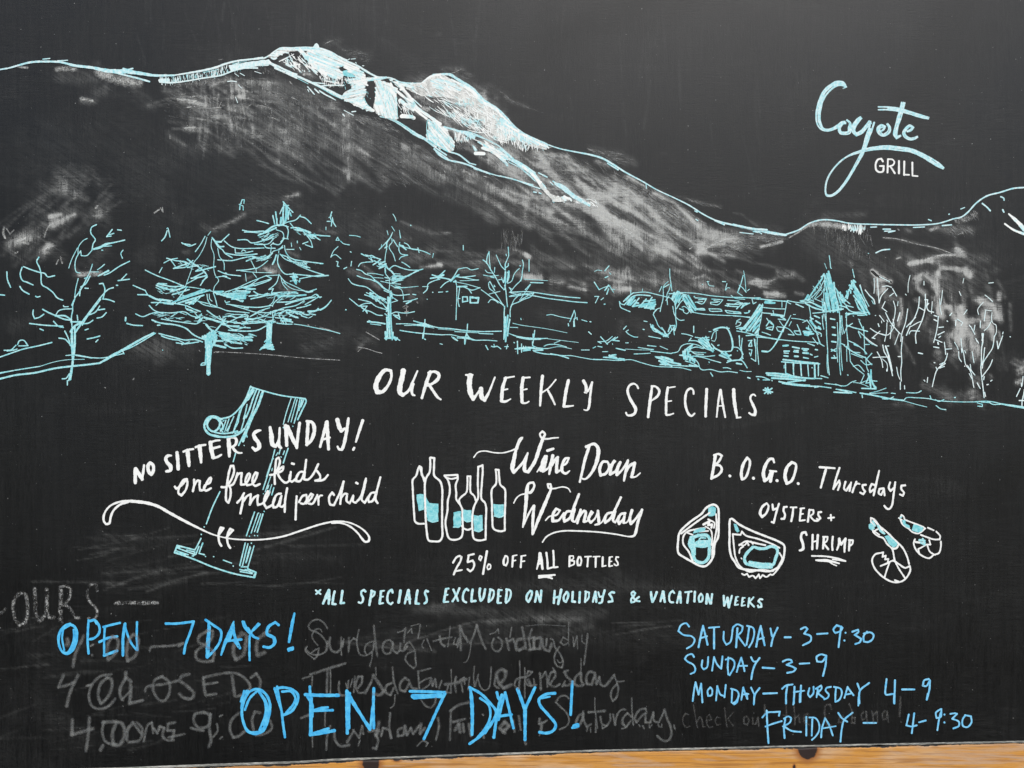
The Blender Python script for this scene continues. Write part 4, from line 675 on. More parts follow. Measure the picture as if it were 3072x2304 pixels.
D('shelter_drawing',P,'cyan','''f 1500 820 1550 770 1610 720 1660 690 1650 750 1610 790 1620 820 1560 815; w14 1430 880 1480 830 1560 780 1640 660; w12 1640 660 1740 645 1790 670 1875 655; w20 1310 770 1400 760 1480 770 1560 790; w18 1330 730 1400 745 1480 680; f 1380 740 1450 710 1490 680 1450 740 1400 765; w14 1225 945 1270 900 1280 840 1350 800 1420 780; w10 1215 868 1285 868; w12 1600 790 1618 850 1620 1000 1615 1150 1612 1260; w14 1660 760 1760 750 1840 740; w14 1620 750 1750 770 1840 790 1880 790; w9 1660 800 1800 795 1870 790; w10 1620 815 1740 840 1896 885; w22 1630 870 1740 865; w14 1700 870 1760 900 1795 945; w13 1740 885 1800 910 1896 880; w13 1655 880 1645 960 1635 1030 1650 1105; w12 1660 1010 1640 1010; 
w18 1690 990 1690 1050 1750 1040 1745 990 1690 990; w22 1780 990 1780 1060 1870 1060 1880 1000 1780 1000; w22 1800 990 1860 1010''')
Q=(1360,720,500)
D('tree_drawing.001',Q,'cyan','''
f 660 1200 680 1100 700 1020 720 980 745 990 740 1150 725 1250 700 1320 710 1345 670 1345 650 1300; w18 680 880 675 980 675 1100 675 1250; w16 755 1020 755 930 780 860 850 830 930 790 1030 750 1065 710 950 720; w13 770 870 810 790 900 710; w12 880 800 950 700 1025 590; w12 900 790 990 740; w16 955 660 1020 590;
w14 755 690 830 600 890 540 910 480; w14 915 265 930 320 915 420 910 500 895 545; w14 745 635 775 680; w14 740 630 770 650; w13 720 575 770 550 810 450 850 400 875 380; w18 885 342 892 344; 
v 660 860 20 600 820 14 520 770 14 440 710 13 370 660 13; w14 650 850 600 770 540 690 480 640 470 570 485 550 550 670; w12 470 720 540 700 620 682; w12 540 600 555 620 530 620; w14 465 830 500 790 560 805 595 835; w14 680 890 660 860;
w16 672 660 620 600 580 530 540 460 500 400 440 300 395 265; w16 440 310 450 220 475 155; w13 475 155 480 280 495 400; w12 425 400 450 430 520 440; w12 400 465 480 480 600 470; w20 500 490 540 500; w12 550 365 545 430; w16 680 660 690 600 690 500 690 440; 
w16 718 885 705 760 695 660 680 600; v 690 400 16 640 350 14 600 270 12 570 200 14; v 690 390 18 690 320 18 710 270 14 735 210 12; w14 735 205 732 150 728 95; w16 690 370 730 340 730 310; w14 700 190 705 210; f 660 420 700 430 720 380 745 440 730 570 700 575 670 550 650 500; w14 600 530 640 525 670 560; w18 720 430 740 480 715 560; w12 640 500 660 560''')
D('ridge_line_drawing',Q,'cyan','''w16 745 695 850 690 960 685 1100 700 1300 730 1500 755 1680 770; w16 745 750 850 740 950 725 1060 740 1250 775 1450 800 1600 820 1775 832; w12 760 700 880 730; w12 760 740 900 710; w22 920 720 985 715; w16 1025 565 1190 570; w9 940 520 1100 530 1250 540; w14 1005 260 1005 415 ''')
D('fence_drawing',Q,'cyan','''w16 0 1180 150 1205 340 1215 640 1210; w14 20 1215 200 1225 340 1230; w14 190 1115 180 1220 155 1380; w14 340 1240 525 1248; v 50 1300 16 150 1300 30 300 1330 14; w14 300 1330 450 1330 580 1340; w14 185 1260 220 1300 290 1330; w14 0 1290 60 1335; w11 750 1158 855 1162; w10 790 1105 900 1130 1000 1145; w8 1000 1145 1150 1165 1300 1190 1510 1232;
v 735 1240 10 850 1280 20 960 1300 24 1080 1310 26 1250 1305 12; w12 840 1290 1000 1320 1160 1320; w8 1250 1310 1450 1335 1660 1360; w16 1080 1200 1070 1290 1050 1400; w22 1060 1250 1060 1300; w14 1050 1400 1100 1425 1200 1440 1260 1440; w14 1050 1350 1050 1400 ''')
D('sketch_marks_drawing',Q,'cyan','''w18 430 1400 460 1455; w16 505 1410 540 1420 580 1410 630 1445; w14 540 1385 545 1420; w14 680 1415 730 1415; w14 720 1390 705 1445; w16 805 1360 812 1366; w18 850 1345 855 1510; f 820 1445 880 1430 960 1420 1050 1430 1100 1450 960 1470 900 1460; w16 905 1380 905 1490; w14 930 1410 940 1460; w14 960 1410 965 1460; w18 820 1445 1000 1445; w20 980 1430 1190 1455; w18 1060 1465 1190 1465; 
w14 1205 1410 1250 1390 1340 1385 1430 1400 1500 1420; w12 1340 1370 1420 1335; w9 1260 1440 1400 1415 1500 1430 1570 1445; w12 1700 1460 1805 1460; w16 1530 1140 1524 1110; w16 1545 1085 1580 1000 1605 935; w14 1605 935 1620 1000 1600 1080 1595 1150; w26 1600 1080 1605 1145; w14 1600 1050 1640 1030 1645 1060; w12 1240 998 1300 990 1420 1020 1560 1045; w13 1705 1060 1775 1082; w18 1815 1085 1825 1086; w18 1795 1220 1830 1250; w14 895 1040 900 1058;
w18 1870 560 1935 660; w12 1935 660 2000 630 2080 610; w20 2010 670 2060 600; w18 2060 650 2035 720; w12 2070 610 2125 695; w10 2100 655 2145 655; w14 1875 750 1930 750; w14 1925 755 1885 835; w14 1960 795 1990 770; w18 2000 852 2012 852; w10 1875 420 1910 400 1970 410; w16 2010 410 2035 380 2065 345; w12 2070 435 2090 455; w18 2015 500 2050 485''')
D('ground_line_drawing',Q,'cyan','''v 1065 1475 16 1150 1500 18 1250 1515 16 1330 1520 16 1450 1535 16 1560 1535 12 1700 1560 12 1850 1585 13 1960 1590 13; w18 1290 1510 1400 1530 1530 1570; w18 1400 1530 1520 1565; w14 1855 1435 1890 1415; w14 1920 1410 1975 1420; w12 1980 1482 2050 1482; w16 1955 1285 2045 1385; w13 1930 1350 2030 1340 2110 1280; w14 2045 1370 2150 1290; w18 2100 1330 2200 1340; w16 1920 1350 1960 1370; w16 2120 1330 2180 1290; w10 2112 1375 2114 1390''')
R=(1780,780,540)
D('village_drawing',R,'cyan','''
w13 490 405 640 395 760 420 860 445 940 465; w18 370 510 430 450 490 405; w18 380 550 480 450 560 430 700 440; f 400 545 470 460 510 450 520 540 480 560; f 530 520 600 530 650 480 740 470 780 500 740 600 620 590 560 570 480 570; w20 480 570 560 470; w20 560 580 650 480; w20 640 590 720 460; w14 640 590 750 605; w14 380 550 340 540 320 510 335 580 390 610 450 635; w12 460 370 455 430 400 500; w8 605 355 602 385;
w12 938 110 940 200 955 300 965 380; w10 860 400 860 330 900 280 920 265; w14 860 340 930 300; w12 810 390 840 325; w12 860 400 855 480 830 580 820 635; w12 950 300 930 370 905 420 910 550; w12 890 500 930 440; w12 735 670 770 610 820 590; w12 735 670 770 740 800 810 880 880; w14 740 650 780 610; 
f 960 400 1020 380 1080 420 1130 420 1100 470 1040 530 1000 600 1010 510 960 480; w16 930 415 1060 410 1140 430; w14 950 470 1000 530 1010 620 1010 700 1020 800 1000 870; w12 975 570 1000 680 1060 740 1115 738; w14 1020 600 1070 520 1110 480; f 1110 430 1160 430 1250 560 1280 630 1200 640 1180 560 1110 480; w14 1100 480 1150 560 1200 650; w12 1090 580 1110 570 1160 600 1180 630 1150 660 1110 640 1100 600; w16 1060 600 1110 620; 
w13 1060 400 1250 410 1450 440 1700 460 1860 465 2050 465; w12 1210 640 1350 665 1600 680 1800 690 1920 710; 
w14 1250 465 1390 475 1340 540 1270 520; w12 1250 520 1340 510; w14 1290 490 1390 480; w13 1455 480 1590 490 1530 550 1440 540 1440 520 1530 520; w12 1480 500 1550 510; w13 1650 495 1790 505; w16 1620 560 1700 570 1780 575; w18 1640 540 1770 545 1830 530; w16 1760 600 1830 540 1880 530 1820 590; w16 1850 560 1920 530; w18 1650 570 1660 540; w16 1250 600 1360 600 1370 615 1270 610; w14 1420 600 1570 610 1580 630 1430 625 1420 600; w14 1620 620 1810 645 1810 660 1640 645 1620 620; w12 1860 655 1900 650 1910 620; w20 1240 450 1240 452;
f 690 790 720 790 760 840 830 880 900 900 930 940 860 950 850 910 760 880 720 850; w14 700 790 740 870 850 900; w14 840 830 920 950; w16 860 940 940 900; w18 920 880 950 810 1000 810; w14 930 900 1000 820; w12 980 830 995 920; w14 940 800 960 850; w12 1000 800 990 880;
w12 620 750 660 758; w16 610 853 625 855; w14 370 850 405 812; w12 400 880 430 860; w13 400 880 430 910 500 945 545 948; w13 680 938 825 965; w13 1085 905 1150 915 1220 938; w16 1232 815 1232 890; w13 1420 880 1445 880; w14 1340 300 1342 302; w11 1395 265 1420 265; w10 1405 270 1420 310 1480 322; w13 1585 265 1625 268; w11 1640 290 1620 370; w11 1625 370 1650 340 1675 345; 
w10 1845 135 1860 220 1875 400; w14 1840 190 1800 330 1770 400; w12 1790 310 1830 340 1870 390; w14 1780 370 1800 320; w10 1890 380 1915 360; w11 1770 400 1830 440; w10 1690 435 1740 470 1860 485''')
D('village_drawing',R,'cyan','''
w18 280 1085 390 1110; w8 390 1095 600 1105 740 1105; w11 550 1075 650 1090 740 1100; w12 500 1155 640 1150 700 1145; w14 705 1120 830 1135 960 1150; w13 960 1145 1040 1125 1080 1060 1150 1030 1260 1040 1380 1090 1460 1120; f 1090 1150 1140 1080 1200 1040 1220 1060 1160 1120 1180 1160 1240 1200 1250 1250 1160 1240 1110 1210; w22 1100 1140 1160 1080 1220 1040; w22 1060 1170 1150 1180 1230 1220; w14 1170 1130 1200 1120 1240 1150 1350 1160; w11 1210 1130 1380 1140; w13 1260 1175 1380 1185 1490 1175; w13 1230 1180 1350 1200 1450 1230 1565 1262; w14 1170 1100 1260 1070 1350 1090; 
f 1270 980 1340 960 1400 970 1440 1060 1490 1100 1460 1130 1390 1080 1320 1020; w14 1250 950 1330 960 1420 950; w14 1180 990 1280 1000 1370 1080; w14 1170 1000 1200 960; w18 1300 1000 1400 1070; w18 1380 940 1450 1090; w16 1340 980 1480 1110; w22 1480 1080 1560 1120 1640 1180 1690 1170; f 1550 1160 1600 1130 1690 1170 1660 1200 1700 1230 1620 1220; w16 1450 1030 1530 1110 1620 1125 1690 1120; w22 1550 1170 1690 1225; 
v 1480 860 26 1560 830 24 1640 840 22 1690 930 24 1710 1020 28 1710 1080 26 1690 1120 14 1640 1125 12; w13 1450 970 1480 890 1530 860; w9 1510 880 1508 960 1490 1000 1455 990; w18 1490 850 1580 830 1670 840; w12 1640 820 1680 900; w16 1530 1050 1545 1045; w16 1770 1115 1772 1118; w14 1720 1070 1780 1080 1830 1150 1820 1200 1780 1230 1700 1240 1640 1260; w13 1830 960 1820 1080 1835 1200; w14 1795 930 1800 1050 1840 1160; w16 1650 1240 1780 1230 1830 1240 1890 1325; w22 1760 1270 1820 1280; w14 1800 1230 1840 1210; w13 1420 1250 1425 1260;
w20 125 1195 210 1200 260 1210; f 170 1200 230 1150 270 1165 280 1210 370 1190 400 1210 390 1240 280 1235; w12 0 1220 140 1225 300 1235 460 1225 600 1265 760 1305 940 1315 1080 1325 1200 1355; f 760 1185 850 1190 960 1230 1080 1300 1210 1350 1130 1330 1060 1300 930 1290 820 1290 810 1230; w16 760 1188 870 1200 980 1245; w16 820 1285 930 1290 1080 1300 1300 1310; w13 1250 1220 1290 1270 1310 1330 1340 1350 1440 1345 1560 1375 1660 1370 1770 1385; w20 1180 1290 1300 1310; w16 1130 1240 1220 1270 1300 1310; w13 1595 1325 1650 1325 1690 1340; w10 1800 1355 1870 1370 1940 1370; v 1440 1385 12 1465 1425 18; w13 665 1050 770 1062; w11 820 1060 915 1100; w13 55 1060 105 1072; w12 395 1018 430 1018; w18 1900 1445 1915 1450''')
V=(2200,760,460*2212/1817)
D('castle_drawing',V,'cyan','''
f 320 610 350 630 340 700 310 800 295 960 200 930 50 910 120 870 180 800 230 710; w12 345 600 330 760 300 900 290 970; w14 40 890 120 880 180 920; w14 40 920 150 940 280 975; w16 150 975 280 970 400 1000 540 1020; v 270 990 16 400 1000 20 540 1025 16; w13 530 1020 720 1040 900 1050 1000 1060 1075 1100; w14 880 1065 960 1095; w12 30 840 40 810 90 820 80 850 30 870; w12 40 800 80 780; w12 285 990 280 1100 290 1200 300 1315; w12 255 1020 265 1150 265 1280 210 1245; w10 245 1010 255 1100; w13 175 1035 220 1030 180 1100 220 1100 210 1040 180 1090; w13 185 1140 220 1145 205 1215 190 1180; w12 65 980 75 1040; 
w12 340 640 480 655 620 660; w14 340 705 450 715 590 735; w18 450 730 590 745; w12 630 570 620 650 600 750; w10 575 560 575 640; w12 470 680 480 720; f 330 570 420 560 520 580 480 600 400 610; w16 230 535 350 545 500 560 640 570; w12 0 520 150 525 300 545; w13 640 560 740 580 830 590; w12 640 580 680 600; w12 220 540 235 600 270 580; w14 0 610 60 580 120 600 90 650 170 590; w13 0 690 80 700 90 715 0 705; w10 0 745 200 755; w13 130 705 185 700 195 680; w12 300 625 350 610;
w13 395 770 430 820 475 850; w16 390 860 430 800 475 855 460 910 390 890; w14 400 880 470 870; w14 520 870 600 880 590 930 530 920 510 880; w12 545 800 600 870 660 900 720 965; w14 530 780 620 790; w22 560 750 610 780; v 680 735 10 640 810 16 590 900 22 540 1000 24 480 1100 18 430 1155 16 400 1170 16; w26 340 1160 400 1165; w13 340 935 390 950 440 970; w11 690 770 780 780 865 800 820 820; w12 660 860 685 810; w9 710 725 735 725; w14 755 845 790 930 800 965 740 955 720 920 790 920; w14 650 960 720 970; f 820 905 880 890 950 910 940 970 850 970 840 940; w18 840 940 940 950; w14 890 860 890 900;
w12 895 620 910 700 920 780 960 870 1000 990 1030 1070; w12 870 790 920 860 960 920 1010 960; f 890 770 920 760 960 830 1040 900 980 890 930 850; w14 960 920 1040 955 1040 985; w12 940 1000 1000 1080; w9 1000 1000 1020 1060; w22 960 740 1020 765; w22 975 800 1030 835; w14 960 870 1030 900; 
w14 1600 0 1600 1; w13 1135 30 1145 100 1150 170; w8 1080 120 1105 185; w13 1155 175 1160 178; f 1110 220 1140 215 1160 280 1210 400 1290 500 1330 560 1280 580 1270 640 1290 680 1200 700 1060 690 1040 640 1080 600 1090 420 1075 280; w12 1075 240 1080 330 1070 480 1070 620; f 840 550 900 480 960 400 1020 320 1070 240 1080 270 1030 350 960 450 900 530; w12 870 560 940 510 1020 420 1075 320; w9 970 540 1040 480 1070 420; w9 960 530 1050 400; w14 790 565 900 550 950 570; f 830 570 900 580 1040 630 1070 690 980 650 880 610; w16 740 600 830 640; w16 800 570 950 590; w14 880 560 1040 640; w10 960 540 1060 580; w12 1050 540 1060 690; w14 940 710 1050 700 1130 690; w20 1060 690 1180 680 1300 660; w14 1200 400 1290 520 1380 600; w14 1240 500 1330 610 1420 640; w12 1290 550 1370 680; w18 1260 620 1340 640; 
w13 1410 190 1432 285; f 1390 360 1410 310 1440 330 1470 430 1540 560 1600 680 1630 710 1580 740 1500 690 1430 520 1420 410 1340 550 1310 520 1350 440; w14 1410 340 1350 480 1320 530; w14 1420 330 1450 420; w22 1330 715 1450 715 1560 715; w14 1330 740 1450 700 1600 700; w12 1440 550 1490 670; w14 1330 640 1400 690 1500 700; w14 1470 735 1550 735; w12 1495 380 1530 480 1600 620; w16 1510 490 1580 640;
w12 1065 720 1055 800 1070 900; w10 1050 740 1060 860; w13 1095 715 1100 850 1105 1000 1115 1150 1120 1300 1135 1440; w10 1080 720 1090 800; w11 1110 1200 1110 1350 1120 1420; w12 1255 690 1260 850 1250 1000 1255 1200 1260 1350 1270 1440; w11 1275 740 1270 900 1270 1100 1290 1390; w10 1230 820 1235 1000 1225 1150 1235 1290; w10 1285 740 1290 850 1310 950 1340 880; w10 1260 740 1290 960; 
w22 1150 775 1200 785; w24 1170 875 1200 880; w24 1175 965 1210 970; w24 1165 1045 1215 1052; w22 1160 1140 1210 1160; w16 1160 1160 1215 1130; w22 1165 1240 1215 1240; w16 1190 1210 1200 1230; 
f 590 1085 660 1090 665 1110 620 1120 595 1100; w22 600 1160 660 1160; w16 600 1180 650 1185; w22 600 1215 645 1220; w22 700 1110 780 1125; w16 720 1150 770 1150; w24 715 1165 765 1170; w24 725 1220 765 1222; w22 815 1130 885 1135; w20 830 1150 870 1155; w26 825 1180 885 1185; w18 830 1235 885 1245; w20 970 1140 995 1145; w18 910 1195 930 1205; w14 960 1230 1000 1220;
w24 590 1260 720 1275 850 1290 1000 1305; w18 570 1285 760 1300 1020 1310; w18 615 1300 618 1420; w12 600 1330 600 1360; v 710 1310 26 710 1400 16 715 1450 16; w20 795 1310 805 1450; w16 880 1320 890 1455; w26 960 1310 965 1470; w16 1005 1310 1005 1450; w16 930 1355 932 1357; 
f 390 1415 500 1420 640 1430 760 1470 850 1480 1000 1480 900 1500 740 1520 620 1510 470 1490 420 1460; w16 620 1420 700 1450 850 1475 1045 1485; w14 395 1440 480 1450; w14 1035 1450 1120 1475; w22 540 1520 640 1540 760 1555 900 1565; v 580 1540 22 760 1565 20 920 1575 18 1000 1575 16 1155 1595 14; w14 270 1460 340 1465 430 1500 350 1500; w18 290 1490 300 1495; w18 170 1472 195 1480; w14 455 1505 458 1510; w22 640 1530 850 1500; w14 960 1590 1010 1580; w14 1215 1610 1300 1620 1450 1650; w22 1190 1645 1400 1655; w14 1220 1610 1350 1640; 
w12 1080 1540 1200 1555 1330 1570 1400 1525 1450 1510; w12 1210 1550 1280 1575; w16 1355 1440 1358 1444''')
D('tree_drawing.002',V,'cyan','''
w11 1340 740 1340 850 1350 1000 1380 1200 1385 1280; w12 1330 760 1340 700; w16 1340 850 1420 880 1500 900 1590 925; w14 1350 870 1410 830; w11 1480 930 1510 1000; w12 1540 870 1550 1000 1555 1170; w14 1490 800 1550 930; w12 1480 920 1560 990; w12 1560 1000 1620 1060 1700 1100; w13 1360 1035 1440 1070 1540 1140; w18 1430 1080 1480 1100; w12 1310 1090 1400 1160 1500 1180; v 1340 1110 14 1420 1170 18 1500 1210 16 1570 1240 14; w14 1280 1070 1320 1085; w10 1340 1100 1345 1280; w10 1340 900 1355 1030 1350 1130; w12 1400 1190 1530 1240; w14 1540 1140 1580 1190 1560 1190; w12 1560 1080 1610 1080; w12 1570 1250 1580 1350 1600 1400; w14 1560 1230 1600 1280 1640 1320; w14 1580 1250 1640 1185; w13 1510 1270 1570 1320 1640 1310; w13 1385 1280 1430 1340 1540 1430; w12 1420 1340 1480 1325 1550 1400; w12 1550 1440 1510 1530; w9 1420 1530 1500 1540 1600 1580; f 1590 1420 1640 1370 1640 1450 1650 1540 1690 1600 1600 1600 1600 1500; w16 1570 1540 1600 1470; w14 1640 1510 1700 1515; w20 1520 1600 1690 1605; w14 1570 1540 1620 1530; w18 1660 1560 1690 1590; w12 1500 1540 1600 1500; w14 1560 435 1620 510 1660 550 1675 600; w10 1480 780 1500 790; w14 1420 742 1422 744; w9 1640 560 1660 600''')
X2=(2580,780,492*2212/1774)
D('tree_drawing.003',X2,'pale','''
w12 515 530 490 680 450 800 440 880; w12 460 830 445 980 450 1100 440 1200 445 1310; w12 435 1320 435 1400; w12 480 1360 482 1395; w11 395 1160 410 1240 430 1290; w13 275 570 320 660 380 740 435 800; w10 420 790 375 915; w11 360 445 380 520 370 620 340 730 325 850; w11 355 640 365 720 300 810 230 800; w10 290 680 285 780 265 880; w12 240 520 290 560; w12 110 740 170 780 270 815; w12 130 845 215 770; w14 130 840 160 850; 
w12 185 200 195 330 205 465 230 390 300 310; w10 150 200 155 280 150 360; w12 55 325 100 380 150 430 160 475; w12 0 270 40 400 95 500; w12 270 450 235 520; w12 320 390 360 360; w13 350 310 395 390; w11 210 600 260 665; w12 165 600 168 602; w13 195 690 205 720; w12 290 650 300 670; w10 230 660 233 680; w11 240 290 290 280 340 295; w10 410 450 405 495; w14 430 570 405 660; w12 210 180 320 235; w11 325 710 328 712; 
w14 245 920 260 990 300 1060 330 1160 350 1250; w20 275 930 310 1040 345 1200; w12 140 1055 220 1050 310 1050; w12 185 995 230 1080 245 1160; w9 240 1070 290 1120 295 1200; w12 295 930 310 930; w13 410 1045 435 1045; w16 290 1180 288 1200; w12 60 840 120 890 185 930; w10 490 370 500 380; w9 540 165 520 260 518 350''',label='drawing of a thin bare tree on the right side of the castle')
D('tree_drawing.004',X2,'pale','''
w14 705 370 705 500 680 620 640 720 600 800 605 900; w16 700 430 730 430 720 500; w14 740 470 720 500 740 550 795 565; w13 640 400 630 510 590 620 540 700; w13 630 510 700 550; w13 500 725 600 620; w12 550 720 620 680 670 660; w14 500 815 540 720; w13 530 800 545 770 640 770; w12 690 230 690 270; w10 780 450 770 580; w16 630 1005 675 1015; w14 800 600 830 610; w16 800 645 830 660; 
w13 845 610 840 680 820 800 795 890; w13 850 730 900 725; w13 840 810 910 775; w12 850 840 870 825; w12 810 860 885 890; w20 840 890 845 910; w15 795 940 850 950; w10 860 420 865 520 880 590; w10 890 330 880 420 870 480; 
w12 945 1010 920 1090 830 1190 800 1280 780 1370; w12 860 1130 910 1110 920 1120 850 1170; w12 820 1160 835 1190; w14 800 1110 808 1112; w11 860 1170 910 1150; w12 910 890 920 970 925 1020; w10 925 965 990 960; w11 730 1270 725 1325; w12 690 1300 700 1310''',label='drawing of a thin bare tree second from the right side of the castle')
D('tree_drawing.005',X2,'pale','''
w12 1090 850 1095 920 1120 1020 1140 1130 1190 1200 1230 1380; w12 1190 1130 1200 1190 1240 1245; w12 1160 1140 1200 1200; w16 1095 960 1100 1000; w12 1065 990 1070 1060 1095 1100; w11 1130 980 1140 1005; w12 1210 990 1230 1110; w10 1180 1230 1205 1280; w14 1265 1330 1298 1390; w10 1020 890 1050 940 1060 970; w13 1035 650 1030 710; w10 1050 640 1110 680 1090 710; w14 970 600 990 575; w16 940 660 945 664; w13 1180 705 1190 720; w13 1195 720 1240 805; w12 1240 705 1230 760; w12 1130 1150 1128 1148; w10 1120 590 1155 540; w9 1110 250 1120 200; w10 1070 340 1090 385''',label='drawing of a thin bare tree with a bent trunk left of the rightmost tree')
D('tree_drawing.006',X2,'pale','''
v 1320 800 22 1325 880 18 1312 960 14 1310 1100 14 1305 1180 14 1315 1280 13 1330 1400 14 1340 1490 14; w22 1330 800 1320 870; w13 1345 950 1330 1080 1310 1140; w13 1430 1080 1400 1150 1320 1260; w14 1340 1260 1335 1295; w12 1345 1430 1355 1475; w10 1420 660 1380 730 1340 765; w13 1450 820 1430 950 1380 1030 1330 1110 1320 1170; w10 1425 570 1420 640 1440 690 1465 700 1470 790 1450 830; w10 1350 540 1420 550; w12 1355 550 1340 660; w10 1280 590 1270 540 1300 490 1330 460; w13 1480 880 1490 960 1540 820; w12 1545 780 1540 800; w14 1620 830 1625 832; w12 1255 860 1280 900; w14 1250 850 1262 880; w14 1370 1350 1385 1345; w12 1410 1310 1425 1300; w13 1300 660 1298 730; w12 1350 380 1400 420 1430 450; w12 1390 250 1440 245''',label='drawing of the rightmost thin bare tree with a chalky crown')
D('tree_drawing.007',X2,'pale','''w14 1774 1430 1750 1530 1750 1600; w16 1720 1520 1774 1520; w13 1730 1390 1690 1475; w12 1760 1260 1750 1360; w12 1774 1400 1760 1500; w12 1740 1330 1745 1370''',label='cut-off tree drawing at the right edge of the board')
D('ground_line_drawing.001',X2,'cyan','''w20 0 1440 100 1455 200 1475 320 1500 470 1520; w14 20 1460 25 1490; w9 100 1440 200 1415 280 1385; w9 100 1445 300 1435; w11 470 1520 500 1490 600 1490 740 1500 830 1520 960 1530 1100 1535 1230 1535; w12 240 1500 300 1505 360 1480; w12 335 1440 378 1445; w12 500 1435 620 1435 660 1415; w9 480 1525 580 1555 720 1590; w12 755 1470 765 1500; w12 810 1510 850 1530 905 1510; w12 820 1575 870 1610 925 1618; w16 1020 1487 1028 1487; w13 1230 1535 1290 1530 1400 1530 1530 1555 1680 1575 1774 1590; w20 1310 1532 1400 1540; v 1530 1560 14 1650 1580 22 1774 1600 22; w13 1265 1545 1320 1560 1320 1585 1270 1580; w13 1385 1530 1430 1560 1520 1560''')
# ---- smudges (board pixels): x0 y0 x1 y1 width strength
TS(X2,m=1.6,dab=True,s='''55 .6 130 130 170 170 330 240; 90 .35 190 220 200 360 260 300; 60 .4 230 200 260 330; 120 .18 300 400 420 420 450 600 420 700; 50 .35 440 420 450 560 420 700;
70 .45 600 200 680 160 780 240 850 330; 60 .4 620 220 620 300 700 370; 60 .5 800 300 860 400 880 600; 50 .4 790 400 840 500 850 560; 60 .3 820 180 840 260; 40 .3 900 420 920 480; 60 .35 980 370 1030 530; 50 .3 1120 310 1130 520; 110 .45 1040 600 1070 700 1060 830; 110 .3 1120 740 1160 840 1180 960; 60 .25 950 820 970 930; 60 .25 840 990 820 1020; 60 .25 870 1080 860 1090; 60 .25 790 1120 800 1130; 50 .25 1030 970 1030 1020; 60 .35 1250 900 1260 980 1240 1090; 70 .3 1240 1290 1260 1300; 60 .35 1510 360 1500 430; 80 .4 1510 500 1520 650; 130 .4 1340 440 1450 500 1480 600; 80 .3 1330 620 1390 730; 60 .4 1430 730 1430 860; 40 .35 1500 780 1520 860; 70 .35 1180 650 1260 650; 60 .3 1130 640 1145 680; 50 .3 880 80 1130 110 1180 180; 40 .45 530 45 620 25 760 5; 200 .08 900 200 1200 250; 110 .25 1690 1110 1720 1130; 140 .4 1730 1210 1774 1190; 90 .35 1700 1320 1740 1300; 80 .25 1770 1100 1774 1120; 60 .3 1190 1450 1230 1440; 120 .15 700 1350 1000 1500; 90 .14 900 1480 1300 1500; 60 .12 400 1560 560 1570; 60 .2 740 600 690 700; 60 .2 760 770 780 890; 60 .3 600 430 640 440; 50 .25 1410 1250 1415 1270; 300 .06 400 700 1400 900; 60 .4 1060 850 1080 900; 60 .3 1330 730 1410 700''')
TS(V,dab=True,s='''80 .5 230 350 430 340; 70 1.0 370 470 520 480; 70 .6 400 510 600 500; 120 .3 560 250 700 260; 70 .4 620 250 690 240; 90 .25 700 230 820 310; 50 .3 520 210 540 240; 60 .4 740 470 830 490; 120 .2 1690 250 1817 330; 40 .3 310 395 400 405; 60 .4 1650 200 1760 300; 200 .1 100 300 500 420; 60 .3 1380 110 1400 140; 30 .25 460 320 540 280; 300 .05 1200 100 1700 200''')
TS(R,'''60 .7 380 350 450 355; 80 .4 200 340 450 340; 160 .2 1000 350 1500 400; 120 .12 900 200 1400 230; 30 .35 1230 230 1380 180; 60 .25 1000 130 1200 150; 120 .25 1920 280 2200 270; 300 .1 100 100 800 250; 100 .12 350 750 330 900; 160 .08 500 750 700 900''')
TS(Q,'''80 .7 960 180 1000 220; 80 .45 800 130 900 160 980 200; 60 .3 600 130 700 140; 70 .4 980 220 1020 260; 110 .5 950 480 1150 490; 70 .6 960 500 1170 520; 80 .35 1090 400 1150 450; 130 .55 1300 540 1450 560; 90 .6 1540 620 1750 660; 50 .4 1700 600 1780 610; 50 .3 1550 520 1750 580; 60 .3 830 450 880 400; 260 .1 1400 480 1900 600; 120 .12 1050 100 1120 300; 260 .08 0 200 300 300; 300 .08 1400 300 2100 300; 200 .05 1200 1000 1500 1050''')
TS(P,'''90 .5 1300 620 1430 600; 60 .9 1390 590 1440 620; 60 .5 1200 640 1400 620; 120 .3 1130 520 1330 480; 120 .2 1000 560 1200 560; 60 .35 500 610 560 650 640 720; 120 .3 350 680 500 730; 130 .3 560 780 700 850; 60 .4 640 850 700 890; 80 .2 870 880 1050 900; 50 .25 960 100 1090 150 1200 190 1330 240 1500 240; 40 .4 1480 230 1540 230; 400 .07 100 200 600 200; 400 .06 1000 200 1600 300; 200 .1 500 1500 600 1450; 60 .25 450 1600 560 1500; 60 .25 1080 990 1110 990; 160 .08 1000 700 1200 1000; 60 .2 0 200 200 230''')
TS(N,'''50 .35 860 380 1000 330 1180 230; 60 .5 1400 810 1550 840; 60 .7 1440 840 1500 850; 90 .3 1300 820 1550 780; 60 .35 1200 920 1280 880; 60 .3 1650 620 1750 670; 40 .7 1660 1060 1680 1090; 100 .3 1600 1000 1700 1060; 60 .3 1640 40 1760 15; 120 .12 1700 520 1740 560; 200 .06 100 700 200 700; 300 .06 1800 1450 2200 1550; 60 .15 540 630 600 620; 160 .1 1850 1640 2100 1600; 80 .12 760 360 900 400; 300 .06 1200 100 1600 60''')
TS(M,'''70 .8 460 30 560 10; 80 .55 480 100 680 10; 90 .5 150 270 230 240; 120 .25 130 260 350 160 500 80; 60 .3 100 330 130 400; 60 .4 400 350 440 300; 80 .25 480 130 640 60; 100 .15 500 350 560 400; 300 .08 1250 1250 1700 1250; 200 .12 1300 1220 1500 1260; 160 .09 850 450 960 300; 160 .05 100 1000 300 1000; 40 .2 720 550 930 540''')

